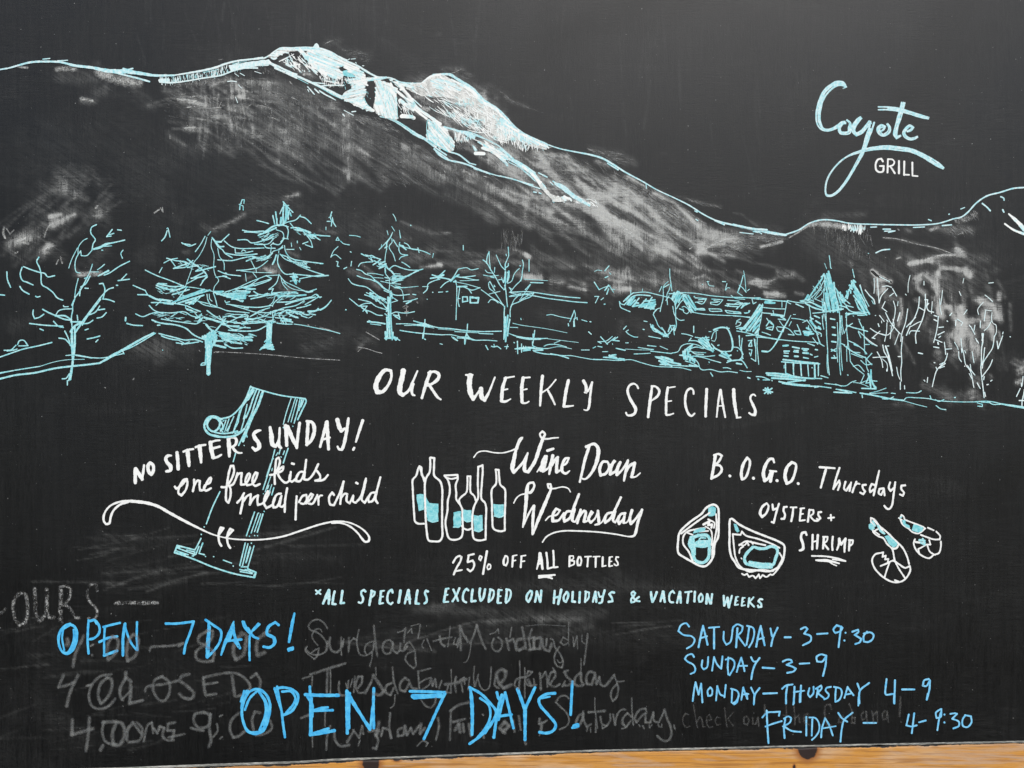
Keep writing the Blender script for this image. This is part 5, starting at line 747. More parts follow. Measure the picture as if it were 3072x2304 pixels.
# ---- mountain
K0=(0,0,1024); K1=(760,100,480); K2=(1140,180,500); K3=(1500,320,800); K4=(2200,520,872); K5=(480,120,480)
D('mountain_drawing',K0,'palecyan','''
v 0 452 12 60 442 12 120 425 14 200 405 16 300 400 16 400 405 16 480 425 20 600 440 22 700 460 30 820 465 32 920 478 26 1000 490 20 1130 490 14; w14 640 445 780 480 900 510 970 530; w12 800 445 830 452 862 445; w8 280 385 325 380; w7 375 395 440 392''')
D('mountain_drawing',K0,'dry','''w30 370 450 440 445 490 450; w22 530 640 600 655; w14 120 435 180 440; w60 640 470 780 520 900 540; w14 620 1350 635 1335; w9 1000 1380 1045 1350 1055 1370''')
D('mountain_drawing',K5,'pale','''
w24 0 490 200 490; v 200 490 22 420 455 30 620 420 36 780 380 36 900 335 34 1080 290 30 1260 270 30 1420 250 40; v 0 585 20 140 595 24 300 580 24 600 530 24 850 490 26 1000 435 24 1150 395 26 1350 390 24;
h 120 60 88 12 0 500 220 500 620 440 900 350 1200 300 1200 390 900 470 560 540 100 600 0 600; h 40 110 -12 14 950 350 1300 310 1500 280 1500 330 1150 390; f 950 350 1250 300 1500 270 1560 330 1300 370 1120 390 980 430; w60 0 560 110 560;
w13 1110 462 1170 495; w10 1035 465 1090 505; w16 935 575 1000 570 1060 580; w10 1310 435 1400 465; w16 2045 650 2130 750; w18 2140 680 2190 730; w10 1085 620 1130 670; w11 1045 790 1075 870; w12 2050 690 2060 720''')
D('mountain_drawing',K5,'dry','''h 190 34 90 9 80 600 400 570 760 520 1000 560 700 640 200 660; h 90 30 60 9 450 540 900 520 700 620 420 620; w36 250 820 390 835 490 850; w18 340 940 480 920; w14 420 790 480 780; w34 420 870 500 850; w12 750 935 850 940; w9 860 840 820 920; w16 340 1220 400 1215 490 1205; w8 380 1180 420 1230; w14 1230 910 1255 900; w14 1820 800 1850 805; w9 1490 590 1515 600; w8 1445 850 1460 890; w9 1350 900 1480 930 1540 960 1535 1060; w8 1490 1065 1570 1080 1650 1125; w9 810 280 870 268; w8 1800 580 1820 605; w8 140 1310 142 1370;
h 90 120 0 7 240 780 700 760 760 960 400 960; h 70 90 90 7 520 780 760 800 740 1000 520 1000; h 90 90 2 6 760 540 1500 520 1560 640 1000 680; h 80 130 90 6 950 900 1250 880 1240 1330 960 1330; h 110 120 0 6 740 900 1280 880 1300 1120 700 1100; h 160 150 36 5 1450 650 2200 800 2212 1640 1900 1659 1500 1150; h 90 100 90 5 1700 640 2212 760 2212 1300 1700 1000; h 140 90 90 5 250 1000 1300 1200 1500 1600 500 1500; h 100 90 20 5 0 650 900 900 700 1200 100 1100''')
D('mountain_drawing',K1,'pale','''
v 0 370 16 150 345 24 230 300 22 310 240 24 390 205 30 520 205 30 700 195 24 850 200 24 950 215 26 1100 275 30 1180 330 32 1300 390 30 1420 440 32 1540 510 32 1640 570 30 1720 605 30 1880 615 24 1960 640 24; f 825 190 850 145 875 135 900 160 920 205;
w14 1180 315 1310 370 1330 355; w12 1350 358 1410 352; w14 1415 405 1425 415; w12 1510 450 1530 450;
w50 0 440 200 430; v 160 400 40 300 440 36 430 500 30 560 555 26 605 565 18; w24 250 430 420 530 600 570; v 300 480 36 450 540 32 620 600 36 800 680 38 960 750 40 1100 820 44 1210 880 50; w24 340 500 600 620; w20 830 680 920 690 990 700; w22 930 730 1060 720 1250 720;
w16 750 740 800 790 845 845; w20 850 770 910 825; v 915 795 24 1000 850 24 1080 890 22 1140 925 12; w12 750 780 765 800; w14 1255 1065 1320 1100 1385 1135; w20 1240 1120 1260 1145; w22 1365 1085 1415 1080''')
D('mountain_drawing',K1,'snow','''
f 200 330 330 240 420 215 560 215 720 205 900 215 1050 250 1150 310 1180 360 1000 310 820 250 640 240 520 250 380 290 300 360; f 740 240 960 230 1120 290 1240 380 1440 460 1540 560 1560 620 1450 610 1330 540 1240 450 1180 480 1240 560 1240 620 1120 620 1000 560 880 450 800 400 740 300; w50 640 230 700 290 800 400 900 480 1000 570;
h 70 90 52 16 340 390 540 320 720 320 920 480 1040 620 860 560 620 520; h 80 50 90 9 900 580 1240 620 1260 740 1060 740 960 680; h 90 60 80 12 620 240 900 230 1040 300 800 330; w22 560 440 640 430; w26 720 440 800 480 880 540; w26 820 450 920 530; w20 1000 660 1180 690; w12 360 390 480 330; w10 400 380 560 290; w30 460 430 520 460;
f 1250 640 1450 620 1640 610 1880 620 1700 660 1560 660 1540 760 1560 830 1520 900 1560 980 1660 1060 1640 1090 1400 1000 1210 890 1270 810 1360 770 1360 690; f 1660 640 1900 690 1980 800 1990 1000 1990 1160 1980 1210 1830 1160 1700 1110 1660 1030 1690 880 1700 740; w26 1540 700 1580 720; h 40 60 75 11 1250 620 1640 610 1640 680 1340 720; w40 1400 950 1660 1070;
f 1870 620 2000 690 2212 700 2212 760 2090 740 2060 800 1990 720; w34 1990 680 2080 780 2180 900 2212 960; w30 1900 720 2050 860 2212 960; w22 1850 740 1960 900 1980 1000; w22 1800 690 1990 770; h 26 90 65 12 1980 900 2212 980 2212 1160 2040 1160; w46 2050 1150 2212 1160''')
D('mountain_drawing',K1,'dry','''h 120 50 60 8 380 320 700 330 900 520 820 620 540 500; w36 700 570 740 560 780 570; w18 540 880 570 905; w18 200 680 225 670; w14 505 670 540 710; h 170 110 88 5 60 640 700 700 1200 1000 1300 1660 60 1600; h 190 150 28 5 0 640 900 800 2000 1400 2100 1660 200 1400; h 120 90 30 6 1250 1080 1800 1180 2100 1400 1500 1250; h 70 80 90 6 640 900 1150 960 1150 1200 640 1000; h 70 30 80 8 0 470 300 490 500 560 100 560; w16 1740 1130 1780 1140; h 60 50 0 5 1200 200 1600 280 1600 420 1300 320; w14 1000 140 1100 95''')
D('mountain_drawing',K2,'palecyan','''
v 700 190 10 820 190 34 930 195 44 1020 250 44 1120 310 44 1210 370 54 1290 450 54 1370 530 46 1460 585 34 1560 650 34 1680 770 34 1780 880 28 1900 970 24 2050 1045 26 2212 1115 26;
w22 0 235 160 245 260 290 420 310 550 310; v 0 750 16 100 770 28 220 820 40 360 910 48 480 990 56 600 1050 44 700 1110 40; w28 720 1180 800 1270 920 1330 1060 1360 1190 1400 1300 1450 1460 1510; v 1250 1440 24 1400 1490 20 1540 1530 18 1700 1570 18 1860 1610 18 2030 1659 18; w26 930 1220 1050 1260 1130 1320 1190 1370; w18 1190 1370 1270 1390; w22 740 1200 900 1310; w24 600 1060 760 1180 880 1260;
v 850 890 30 950 915 30 1060 950 40 1150 975 54 1220 1000 60; w20 1060 940 1200 960 1300 1000 1420 1060; w20 1260 1000 1400 1050 1560 1130 1680 1230 1800 1340; w16 1560 1170 1650 1260 1760 1330; f 1060 940 1220 980 1270 1000 1260 1050 1160 1020; w22 1800 1330 1920 1400 2060 1500; w30 1830 1400 1960 1510 2050 1590 2140 1659; w14 1700 1350 1840 1420; w34 1600 1280 1690 1400; w20 2110 1500 2200 1550; f 1220 1130 1260 1150 1290 1200 1260 1210''')
D('mountain_drawing',K2,'snow','''
f 0 340 60 330 140 420 200 510 220 650 235 760 200 800 60 740 0 720; f 640 780 760 840 860 900 930 1000 990 1080 985 1190 920 1230 800 1170 690 1110 610 1040 640 900; w40 200 300 330 420 420 540 500 640 640 740 800 850; w30 100 330 250 430 380 560 480 670 620 780; w16 430 510 550 620; w50 270 540 380 620 440 660; w46 300 740 400 750 450 770;
h 150 120 35 14 420 400 700 250 900 250 1240 470 1500 640 1700 880 1600 1100 1300 900 1000 700 700 560; h 120 90 88 12 900 450 1300 560 1700 820 1850 1100 1600 1100 1300 850; h 60 200 35 12 680 640 1100 700 1500 1000 1640 1100 1200 900; h 60 70 88 10 1650 900 2212 1150 2212 1200 1850 1180; 
f 1280 1060 1450 1130 1560 1200 1660 1260 1740 1330 1640 1330 1560 1290 1400 1180; w40 1360 1170 1500 1220 1620 1320; w46 1270 1240 1380 1245; h 40 60 80 12 960 960 1200 1000 1240 1060 1020 1080; h 26 90 35 12 1250 1050 1500 1100 1700 1300 1600 1350; w34 1900 1420 2020 1520 2120 1640''')
D('mountain_drawing',K2,'dry','''h 320 170 33 7 700 580 1100 640 1500 900 1700 1090 1800 1200 1500 1100 1200 950 800 760; h 160 100 85 8 420 430 900 500 1300 700 1500 1000 1000 800 600 640; h 90 120 88 8 1550 1040 1900 1080 1850 1240 1650 1150; h 160 150 35 8 2000 1170 2212 1230 2212 1400 2050 1300; h 130 130 38 6 700 1180 1500 1560 2000 1659 1000 1640 400 1300; h 220 110 32 5 0 820 400 1050 900 1400 800 1659 0 1659; h 90 60 60 7 1000 1040 1250 1090 1200 1200 1020 1180; h 50 90 88 8 1130 1480 1320 1450 1280 1620 1150 1620; w60 570 640 640 660; w14 1410 1320 1460 1340; w8 1440 1250 1560 1380 1660 1490; w16 1380 1545 1440 1560; w12 850 1470 870 1500; w10 1150 1480 1200 1530; h 60 40 20 6 1500 300 1700 500 1950 620 2200 720 1700 560; h 50 60 10 5 800 120 1100 90 1250 230 1100 280; w9 950 175 1000 160 1080 120; h 120 120 36 5 1400 1240 2212 1560 2212 1659 1800 1620''')
D('mountain_drawing',K3,'palecyan','''
v 0 40 14 80 120 12 140 180 12 260 260 12 380 310 12 500 350 12 620 375 14 750 400 18 850 430 20 930 475 20 1040 545 16 1180 620 14 1300 690 12 1440 755 12 1570 820 14 1680 890 14 1780 940 14 1880 970 18 2000 995 18 2110 1015 20 2212 1022 20; w13 890 470 980 525; w14 1780 945 1860 980; w9 1210 640 1215 680; w12 0 575 120 605 240 650 330 680;
w22 0 390 60 430 120 460 200 520; w16 0 350 100 430 180 490 280 560; f 0 400 40 440 70 480 20 460 0 440; v 130 450 18 220 510 26 280 560 34 320 620 40 370 680 44; w14 320 550 390 585; w11 415 625 440 650; w14 280 708 300 712; w14 325 715 340 722; 
v 460 640 30 520 670 50 570 710 44 620 750 40 690 790 30 740 820 20; w14 440 620 500 660; w12 1615 865 1635 875; w12 1625 935 1640 945; w10 2100 1035 2140 1045''')
D('mountain_drawing',K3,'snow','''
f 0 70 60 130 150 200 240 260 350 310 430 345 320 330 200 300 100 240 0 200; h 70 60 80 8 0 120 200 260 420 340 180 350 0 280; f 270 560 320 600 370 670 420 720 480 750 540 740 600 770 520 790 440 790 400 740 340 680; w26 540 680 600 740 680 790 740 820; h 26 60 35 9 600 730 820 790 820 830 640 800''')
D('mountain_drawing',K3,'dry','''h 230 130 38 6 250 340 560 400 1000 560 1400 780 1700 1000 1500 980 1000 720 600 560; h 260 110 33 6 1050 560 1400 740 1720 980 1640 1040 1300 880 1000 660; h 90 60 30 7 280 370 580 400 600 470 350 430; h 60 50 20 7 560 450 740 500 720 550 560 540; h 200 150 35 5 900 680 1400 900 1650 1180 1300 1050 950 800; h 220 120 36 6 640 780 900 880 1200 1100 1380 1240 1260 1210 1000 1010 740 870; h 90 70 88 6 40 680 260 690 420 880 200 800; h 150 110 38 5 420 560 800 700 1000 900 700 800; h 60 60 15 6 720 350 1000 390 1150 480 900 470; h 150 130 12 5 1350 950 1700 1150 2000 1080 2212 1090 2000 1200 1600 1150; w8 1640 1220 1760 1150 1850 1110 1940 1090; h 40 60 30 4 1500 750 1850 840 1600 800; h 50 100 88 4 0 1050 250 1060 200 1150 0 1160; w14 50 690 60 695; w9 1570 1180 1590 1170; w9 210 260 230 255''')
D('ridge_drawing',K4,'palecyan','''
v 0 392 22 100 415 24 200 435 24 300 455 26 400 470 20; v 400 465 14 500 430 14 570 385 13 640 360 13 700 353 13 790 362 13 880 380 12 1050 388 12 1250 392 12 1400 393 12 1550 383 12 1620 365 12 1680 345 12 1730 335 13 1780 300 14 1850 225 14 1930 172 14 2030 145 14 2130 115 14 2212 108 14;
w10 1370 412 1455 408; w10 1045 410 1090 408; w12 1140 425 1195 425; w10 1150 440 1230 438 1180 450; w12 1085 605 1130 585 1190 578; w14 1895 230 1930 258 1955 285; w13 2035 178 2058 190 2060 205; w14 2050 278 2058 295; w12 1485 352 1505 360; w12 1640 312 1644 310; w8 1730 272 1760 260; w12 1590 398 1660 392; w9 150 445 180 440 215 460; w9 50 450 150 462''')
D('ridge_drawing',K4,'dry','''v 425 490 10 500 445 14 570 400 24 640 385 40 720 390 40 800 400 40 900 410 46 990 420 30; h 40 30 88 12 560 390 640 375 800 390 1000 400 1000 440 800 430 600 420''')
D('ridge_drawing',K4,'snow','''h 50 36 88 8 820 400 1000 405 1000 460 850 430; v 2095 310 12 2140 350 24 2190 400 30 2212 430 30; v 2065 385 12 2130 430 16 2210 462 20''')
D('ridge_drawing',K4,'dry','''h 90 40 60 8 1680 360 1860 290 1860 330 1700 390; w24 200 560 280 545 370 520; h 60 80 2 5 20 470 380 470 380 520 30 520; h 90 70 88 5 560 400 1050 430 1050 660 850 600; w7 1140 490 1250 500 1400 540 1530 565 1650 605; w20 1330 690 1420 675 1550 630 1690 620; w30 1700 570 1740 600; w9 1250 425 1260 432; w26 1500 430 1560 410; h 40 70 40 6 1560 420 1800 410 1820 440 1650 470; w14 1240 650 1270 640; w10 1710 465 1745 455''')
D('mountain_drawing',K2,'chalkfill','''f 560 300 700 210 850 200 950 260 1100 340 1240 430 1330 540 1500 620 1640 740 1760 890 1900 990 2100 1080 2212 1140 2212 1190 2000 1150 1850 1080 1750 1060 1600 1100 1480 960 1300 780 1150 620 1000 520 850 500 700 480 560 480 420 420 340 380 360 330''')
D('mountain_drawing',K2,'snow','''v 560 300 16 640 240 26 700 210 30 800 195 30; v 950 260 20 1100 340 34 1240 430 40 1330 540 40 1500 630 40 1640 750 40 1760 890 40 1900 1000 46 2080 1080 50 2212 1140 46; f 640 300 800 230 950 300 1100 380 1050 430 850 400''')
D('mountain_drawing',K1,'cyan','''w16 300 480 450 530 620 600 800 690 960 770 1100 850 1230 910; w10 420 540 600 620 760 700; w12 1240 880 1290 810 1360 770; f 1235 520 1300 510 1420 600 1340 610 1230 580; w14 1530 900 1580 990 1660 1060; w14 1860 760 1900 860; w16 1980 1000 1990 1150; w12 1670 1030 1690 880 1700 740; w20 1840 1160 1990 1220 2120 1300 2212 1380; w10 1500 500 1600 560 1700 600; w12 1880 640 1990 720 2060 800; w14 20 440 200 440; h 30 50 75 8 1230 640 1640 620 1640 900 1500 1000 1250 890; h 30 50 70 8 1680 660 1900 700 1990 1150 1680 1060''')
D('mountain_drawing',K2,'cyan','''h 30 50 75 9 0 350 130 430 220 750 60 740; h 24 50 80 9 640 790 860 900 980 1180 640 1040; w16 640 1060 780 1150 900 1220; w12 630 800 620 920 640 1040; w10 220 500 235 760''')
D('mountain_drawing',K5,'cyan','''h 60 40 88 8 60 520 620 480 900 430 1300 330 1500 350 1200 400 900 470 560 520 100 590; w14 600 450 800 410; w12 1000 330 1200 290''')
TS(K4,'''40 .5 640 380 900 410; 60 .12 700 330 1000 310; 30 .4 210 560 370 520; 40 .3 1320 435 1340 435; 70 .22 1500 420 1800 430; 60 .35 1330 690 1500 650 1690 620; 50 .4 1700 570 1740 600; 60 .2 1780 640 1930 650; 60 .25 1700 740 1800 760; 60 .2 1980 740 2000 740; 300 .06 600 500 1000 600; 400 .05 1200 700 1900 700; 50 .25 1240 650 1270 640; 200 .12 0 480 300 500; 25 .18 1140 490 1400 530 1640 605; 20 .2 0 300 60 310 180 400; 260 .04 600 480 1100 760''')
TS(K3,m=1.5,s='''40 .5 280 380 560 420; 60 .2 600 520 740 520; 140 .14 300 430 700 520; 120 .16 950 700 1300 800 1650 980; 70 .55 1280 720 1450 800 1640 990; 50 .5 1060 580 1200 660; 220 .12 900 650 1500 1000; 46 .25 1060 1020 1200 1130 1360 1220; 90 .2 800 850 1000 980; 60 .35 800 450 900 490; 100 .3 40 690 240 760; 50 .25 200 790 430 870; 50 .22 1640 1210 1800 1130 1960 1090; 120 .3 1650 1040 1950 1080; 50 .25 1640 1210 1940 1240; 250 .1 300 600 900 750; 300 .08 1100 1000 1700 1150; 60 .09 750 340 1000 400 1120 470; 40 .08 1450 740 1830 830; 150 .12 1000 1180 1400 1250; 30 .3 850 860 960 920''')
TS(K2,m=1.5,s='''420 .35 700 450 1100 550 1400 800; 260 .5 550 380 900 380 1200 560 1500 780; 120 .2 700 700 1000 800 1300 900; 260 .3 1500 800 1700 1000; 120 .35 2100 1230 2212 1350; 300 .13 200 1300 800 1500; 130 .3 1100 1480 1320 1560; 60 .3 1130 1600 1250 1620; 300 .1 0 1000 400 1200; 140 .2 1000 1000 1200 1100; 200 .15 1400 1300 1900 1550; 150 .05 1200 300 1500 420 1700 500; 80 .08 1750 540 1950 620; 90 .1 850 120 1080 110; 120 .2 300 1150 450 1170; 60 .35 560 640 650 650''')
TS(K1,m=1.4,s='''300 .12 200 700 900 900; 300 .12 100 1100 500 1500; 300 .1 600 1300 1600 1600; 180 .25 400 400 800 560; 200 .05 1200 220 1600 320; 120 .05 1000 130 1200 100; 60 .25 2050 1520 2150 1580; 120 .2 2050 900 2150 1100; 40 .2 30 1000 250 1050; 60 .2 1300 1120 1800 1280; 200 .03 1800 100 2200 400''')
TS(K5,m=1.6,s='''160 .3 300 840 650 900; 120 .45 420 850 620 900; 160 .25 500 960 800 1050; 60 .3 700 640 900 560; 80 .25 960 1100 1020 1300; 70 .25 1180 1250 1180 1330; 160 .2 1000 950 1300 1000; 300 .14 700 1100 1400 1300; 90 .3 330 1220 480 1210; 60 .25 640 1250 700 1300; 60 .16 150 1340 350 1460; 300 .1 1500 800 2000 1200; 400 .1 800 600 1600 700; 250 .08 100 700 600 760; 120 .25 1200 580 1500 620; 200 .1 1800 1500 2100 1600; 150 .06 600 1500 1300 1500''')
TS(K0,'''50 .28 530 650 610 660; 60 .2 620 600 690 570; 110 .14 380 500 640 500; 120 .2 380 1150 540 1140; 90 .16 600 1110 650 1180; 60 .2 400 1240 560 1290; 100 .2 300 1420 500 1350; 60 .1 1900 1020 2000 1060; 60 .25 1850 1280 1930 1255; 70 .13 1960 1080 2050 1050; 80 .07 820 500 1000 700; 150 .05 300 1250 200 1500; 90 .12 1100 880 1200 940; 60 .08 260 1180 320 1240; 600 .03 300 1000 800 1000; 700 .03 1200 1000 1800 1200; 80 .1 640 1360 700 1420''')
SM3=(280,1440,900)
TS(SM3,m=.28,s='''30 .22 100 420 400 430 760 410; 16 .3 60 690 300 680 560 660 800 635; 200 .06 200 450 600 450; 160 .05 1200 560 1800 570; 30 .1 1150 570 1750 575; 300 .05 100 600 500 700; 40 .1 1200 350 1500 345; 40 .08 50 380 200 480''')
TS((0,1640,3072),m=.4,s='''18 .25 935 130 980 125; 60 .06 1000 190 1500 200; 40 .12 1100 85 1500 90; 26 .2 900 135 1200 150 1300 145; 140 .04 100 200 600 330; 140 .04 0 480 200 560; 60 .07 120 560 230 600; 100 .05 60 300 180 420; 30 .1 100 500 500 540; 200 .03 1000 100 1600 120''')

D('conifer_drawing',N,'cyan','''h 46 70 8 8 200 1290 420 1250 900 1290 1250 1270 1200 1440 900 1440 600 1400 300 1350; h 26 60 20 8 240 1010 480 1000 560 1080 420 1130 260 1060; h 30 60 -25 9 900 1060 1240 1030 1180 1150 1000 1100; h 20 50 20 8 380 700 600 740 860 790 780 870 560 790; h 26 70 12 10 900 1490 1300 1510 1250 1620 950 1600''')
D('conifer_drawing.001',N,'cyan','''h 30 60 -25 8 1250 1060 1560 1060 1900 1100 1980 1180 1600 1150 1300 1110; h 36 60 -18 8 1200 1340 1500 1260 1900 1240 1900 1330 1600 1390 1250 1390; h 22 50 -30 8 1340 440 1500 380 1560 460 1400 540; h 20 50 25 8 1700 370 1950 430 1930 490 1750 420; h 20 60 -20 8 1220 700 1500 640 1480 720 1250 730; h 20 60 22 8 1600 660 1850 740 1900 820 1700 750''')
D('conifer_drawing.002',P,'cyan','''h 22 50 25 9 520 480 720 540 800 640 700 650 600 560; h 24 60 -12 9 820 740 1050 740 960 800 840 820; h 20 60 30 9 540 950 760 1010 790 1080 640 1030''')
D('castle_drawing',V,'cyan','''h 24 90 88 7 1080 280 1160 300 1200 480 1260 600 1060 620; h 14 60 60 7 880 520 1040 320 1060 420 930 550; h 16 40 10 7 1050 620 1290 620 1250 690 1060 690''')

FL = [(1240, 330), (1460, 410), (1700, 475), (1880, 570), (2080, 690), (2060, 760), (1850, 720), (1640, 590), (1400, 470)]
RUB(FL, 70, 260, 34, 16, .30); RUB(FL, 40, 120, 36, 26, .22)
FM = [(1000, 330), (1260, 440), (1500, 540), (1760, 640), (1900, 740), (1760, 740), (1450, 640), (1100, 500)]
RUB(FM, 60, 220, 30, 16, .22)
RUB([(640, 240), (820, 270), (1080, 400), (1200, 520), (900, 560), (600, 420)], 60, 170, 34, 14, .18)
RUB([(480, 230), (760, 230), (780, 420), (560, 440)], 50, 90, 88, 9, .26); RUB([(480, 250), (820, 240), (780, 380), (520, 400)], 40, 110, 4, 9, .26)
RUB([(1900, 640), (2300, 700), (2250, 880), (1800, 860)], 40, 160, 20, 14, .16); RUB([(1300, 750), (1650, 760), (2100, 860), (1900, 900), (1350, 860)], 40, 120, 6, 14, .18)
RUB([(2580, 800), (3060, 780), (3060, 1100), (2650, 1050)], 50, 90, 70, 16, .22)
RUB([(0, 640), (330, 480), (330, 640), (60, 800)], 40, 110, -40, 12, .12)
RUB([(250, 1600), (1000, 1600), (1000, 1760), (200, 1760)], 30, 260, -3, 7, .09); RUB([(0, 1850), (800, 1850), (600, 2230), (0, 2250)], 40, 150, -10, 7, .07)
RUB([(400, 20), (1500, 10), (1400, 160), (900, 120), (400, 180)], 30, 160, 88, 6, .035); RUB([(1400, 60), (2300, 60), (2300, 560), (1700, 400)], 30, 140, 88, 6, .025)
RUB([(1000, 1900), (1900, 1830), (2000, 1900), (1000, 1960)], 20, 300, -2, 9, .10)


# ---------------------------------------------------------------- the chalkboard
board = bpy.data.objects.new('chalkboard', None); SC.collection.objects.link(board)
board['label'] = 'black menu chalkboard with mountain village drawing, white weekly specials and blue opening hours'
board['category'] = 'chalkboard'

EX = [-500, 0, 390, 680, 900, 1000, 1774, 2000, 2500, 3072, 3600]
EY = [2324, 2312, 2301, 2290, 2283, 2276, 2249.5, 2245, 2233.5, 2222, 2212]
edge = lambda x: np.interp(x, EX, EY)

def grid(name, xs, v, fy, zf, mats, parent):
    nx, nv = len(xs), len(v)
    X = np.repeat(xs[None, :], nv, 0); Y = fy(X, np.repeat(v[:, None], nx, 1))
    Z = zf(X, Y) if zf else np.zeros_like(X)
    co_ = np.stack([(X - 1536) * S, -Z, (1152 - Y) * S], -1).reshape(-1, 3)
    i = np.arange(nx * nv).reshape(nv, nx)
    f = np.stack([i[:-1, :-1], i[1:, :-1], i[1:, 1:], i[:-1, 1:]], -1).reshape(-1, 4)
    me = bpy.data.meshes.new(name)
    me.vertices.add(len(co_)); me.vertices.foreach_set('co', co_.ravel())
    me.loops.add(f.size); me.loops.foreach_set('vertex_index', f.ravel())
    me.polygons.add(len(f)); me.polygons.foreach_set('loop_start', np.arange(0, f.size, 4))
    me.update(calc_edges=True); me.validate()
    for m in mats: me.materials.append(m)
    o = bpy.data.objects.new(name, me); SC.collection.objects.link(o); o.parent = parent
    return o, X, Y

def put_attr(o, name, arr):
    a = o.data.attributes.new(name, 'FLOAT', 'POINT'); a.data.foreach_set('value', arr.astype(np.float32).ravel())

# painted panel with rubbed-in chalk dust
g = Nodes('blackboard_paint')
wv = g.noise(1, 4, .7, g.scale((500, 500, 45)), 1.2)        # brush marks up and down
wh = g.noise(1, 4, .7, g.scale((40, 500, 500)), 1.2)        # and across
sp = g.noise(520, 4, .75)
big = g.noise(5, 4, .6)
patch = g.ramp(g.noise(9, 3, .6), .40, .60)                 # where the brush went up or across
wvm = g.n.new('ShaderNodeMix'); g.put(wvm.inputs[0], patch); g.put(wvm.inputs[2], wv); g.put(wvm.inputs[3], wh)
wide = g.noise(1, 3, .6, g.scale((150, 150, 7)), .5)
weave = g.math('ADD', g.math('ADD', g.math('MULTIPLY', wvm.outputs[0], .45), g.math('MULTIPLY', sp, .38)), g.math('MULTIPLY', wide, .17))
rot = g.n.new('ShaderNodeMapping'); rot.vector_type = 'TEXTURE'
rot.inputs['Rotation'].default_value = (0, math.radians(33), 0); g.l.new(g.co, rot.inputs['Vector'])
mp = g.n.new('ShaderNodeMapping'); mp.inputs['Scale'].default_value = (16, 210, 210); g.l.new(rot.outputs[0], mp.inputs['Vector'])
rub = g.noise(1, 4, .65, mp.outputs[0], .8)                 # strokes of the wiping cloth
dust = g.attr('dust')
th = g.math('SUBTRACT', .70, g.math('MULTIPLY', dust, .40))
grain = g.math('MULTIPLY', g.ramp(g.math('SUBTRACT', weave, th), -.05, .16), g.ramp(dust, 0, .15))
tex = g.math('ADD', g.math('MULTIPLY', g.ramp(weave, .44, .58), .8), g.math('MULTIPLY', g.ramp(rub, .40, .60), .75))
film = g.math('MULTIPLY', g.math('MULTIPLY', dust, .44), g.math('ADD', g.math('MULTIPLY', tex, 1.1), .06))
fac = g.math('MULTIPLY', g.math('MAXIMUM', grain, film), .75)
fleck = g.math('MULTIPLY', g.ramp(g.noise(260, 2, .5), .735, .76), .35)
haze = g.math('MULTIPLY', g.ramp(weave, .45, .66), g.math('ADD', g.ramp(big, .35, .7, .003, .022), g.math('MULTIPLY', g.ramp(g.noise(1, 3, .6, g.scale((2.2, 9, 9)), 2.5), .55, .72), .03)))
fac = g.math('ADD', fac, g.math('ADD', fleck, haze), clamp=True)
base = g.mix(g.ramp(weave, .40, .60), (.0016, .0018, .0021), (.0050, .0053, .0054))
col = g.mix(fac, base, (.62, .63, .61))
g.bump(weave, .55, .0006)
paint = g.surf(col, g.math('ADD', g.ramp(weave, .3, .7, .34, .46), g.ramp(g.noise(2.6, 4, .6, None, 1.5), .35, .65, 0, .10)), .42)

xs = np.arange(-500, 3601, 4.0); v = np.linspace(0, 1, 690)
panel, BX, BY = grid('panel', xs, v, lambda X, V_: -420 + V_ * (edge(X) + 420), None, [paint], board)

dustf = np.zeros_like(BX)
nr = np.random.default_rng(3)
def vnoise(cell):                                 # smooth value noise over the panel
    gx, gy = (BX + 500) / cell, (BY + 440) / cell
    R = nr.uniform(-1, 1, (int(gy.max()) + 3, int(gx.max()) + 3))
    ix, iy = gx.astype(int), gy.astype(int); fx, fy = gx - ix, gy - iy
    fx, fy = fx * fx * (3 - 2 * fx), fy * fy * (3 - 2 * fy)
    return (R[iy, ix] * (1 - fx) + R[iy, ix + 1] * fx) * (1 - fy) + (R[iy + 1, ix] * (1 - fx) + R[iy + 1, ix + 1] * fx) * fy
ragged = .5 * vnoise(90) + .35 * vnoise(36) + .3 * vnoise(17)
cloud = .6 * vnoise(120) + .4 * vnoise(45)
for pts, w, s, dab in SMUDGE:
    r = w * 1.7
    x0 = min(p[0] for p in pts) - r; x1 = max(p[0] for p in pts) + r
    y0 = min(p[1] for p in pts) - r; y1 = max(p[1] for p in pts) + r
    c0, c1 = np.searchsorted(xs, [x0, x1]); rr = np.where((BY[:, BX.shape[1] // 2] > y0 - 40) & (BY[:, BX.shape[1] // 2] < y1 + 40))[0]
    if not len(rr) or c1 <= c0: continue
    sl_ = (slice(rr[0], rr[-1] + 1), slice(c0, c1))
    gx, gy = BX[sl_], BY[sl_]
    d = np.full(gx.shape, 1e9); sd_ = np.zeros(gx.shape)
    if len(pts) == 1: pts = pts * 2
    for (ax, ay), (bx, by) in zip(pts[:-1], pts[1:]):
        vx, vy = bx - ax, by - ay; L2 = vx * vx + vy * vy + 1e-6
        t = np.clip(((gx - ax) * vx + (gy - ay) * vy) / L2, 0, 1)
        e = np.hypot(gx - ax - t * vx, gy - ay - t * vy)
        sd_ = np.where(e < d, (vx * (gy - ay) - vy * (gx - ax)) / math.sqrt(L2), sd_); d = np.minimum(d, e)
    q = d / (w * .5) * (1 + .8 * ragged[sl_])
    br = np.interp(sd_, np.arange(-400, 400, 7.0), nr.uniform(.35, 1.25, 115))      # bristle and finger streaks
    k = np.clip(s * (1 + .5 * cloud[sl_]), 0, 1) * (np.exp(-1.1 * q ** 3.2) * br if dab and w < 45 else np.exp(-1.6 * q ** 2) * (.45 + .55 * br))
    dustf[sl_] = 1 - (1 - dustf[sl_]) * (1 - k)
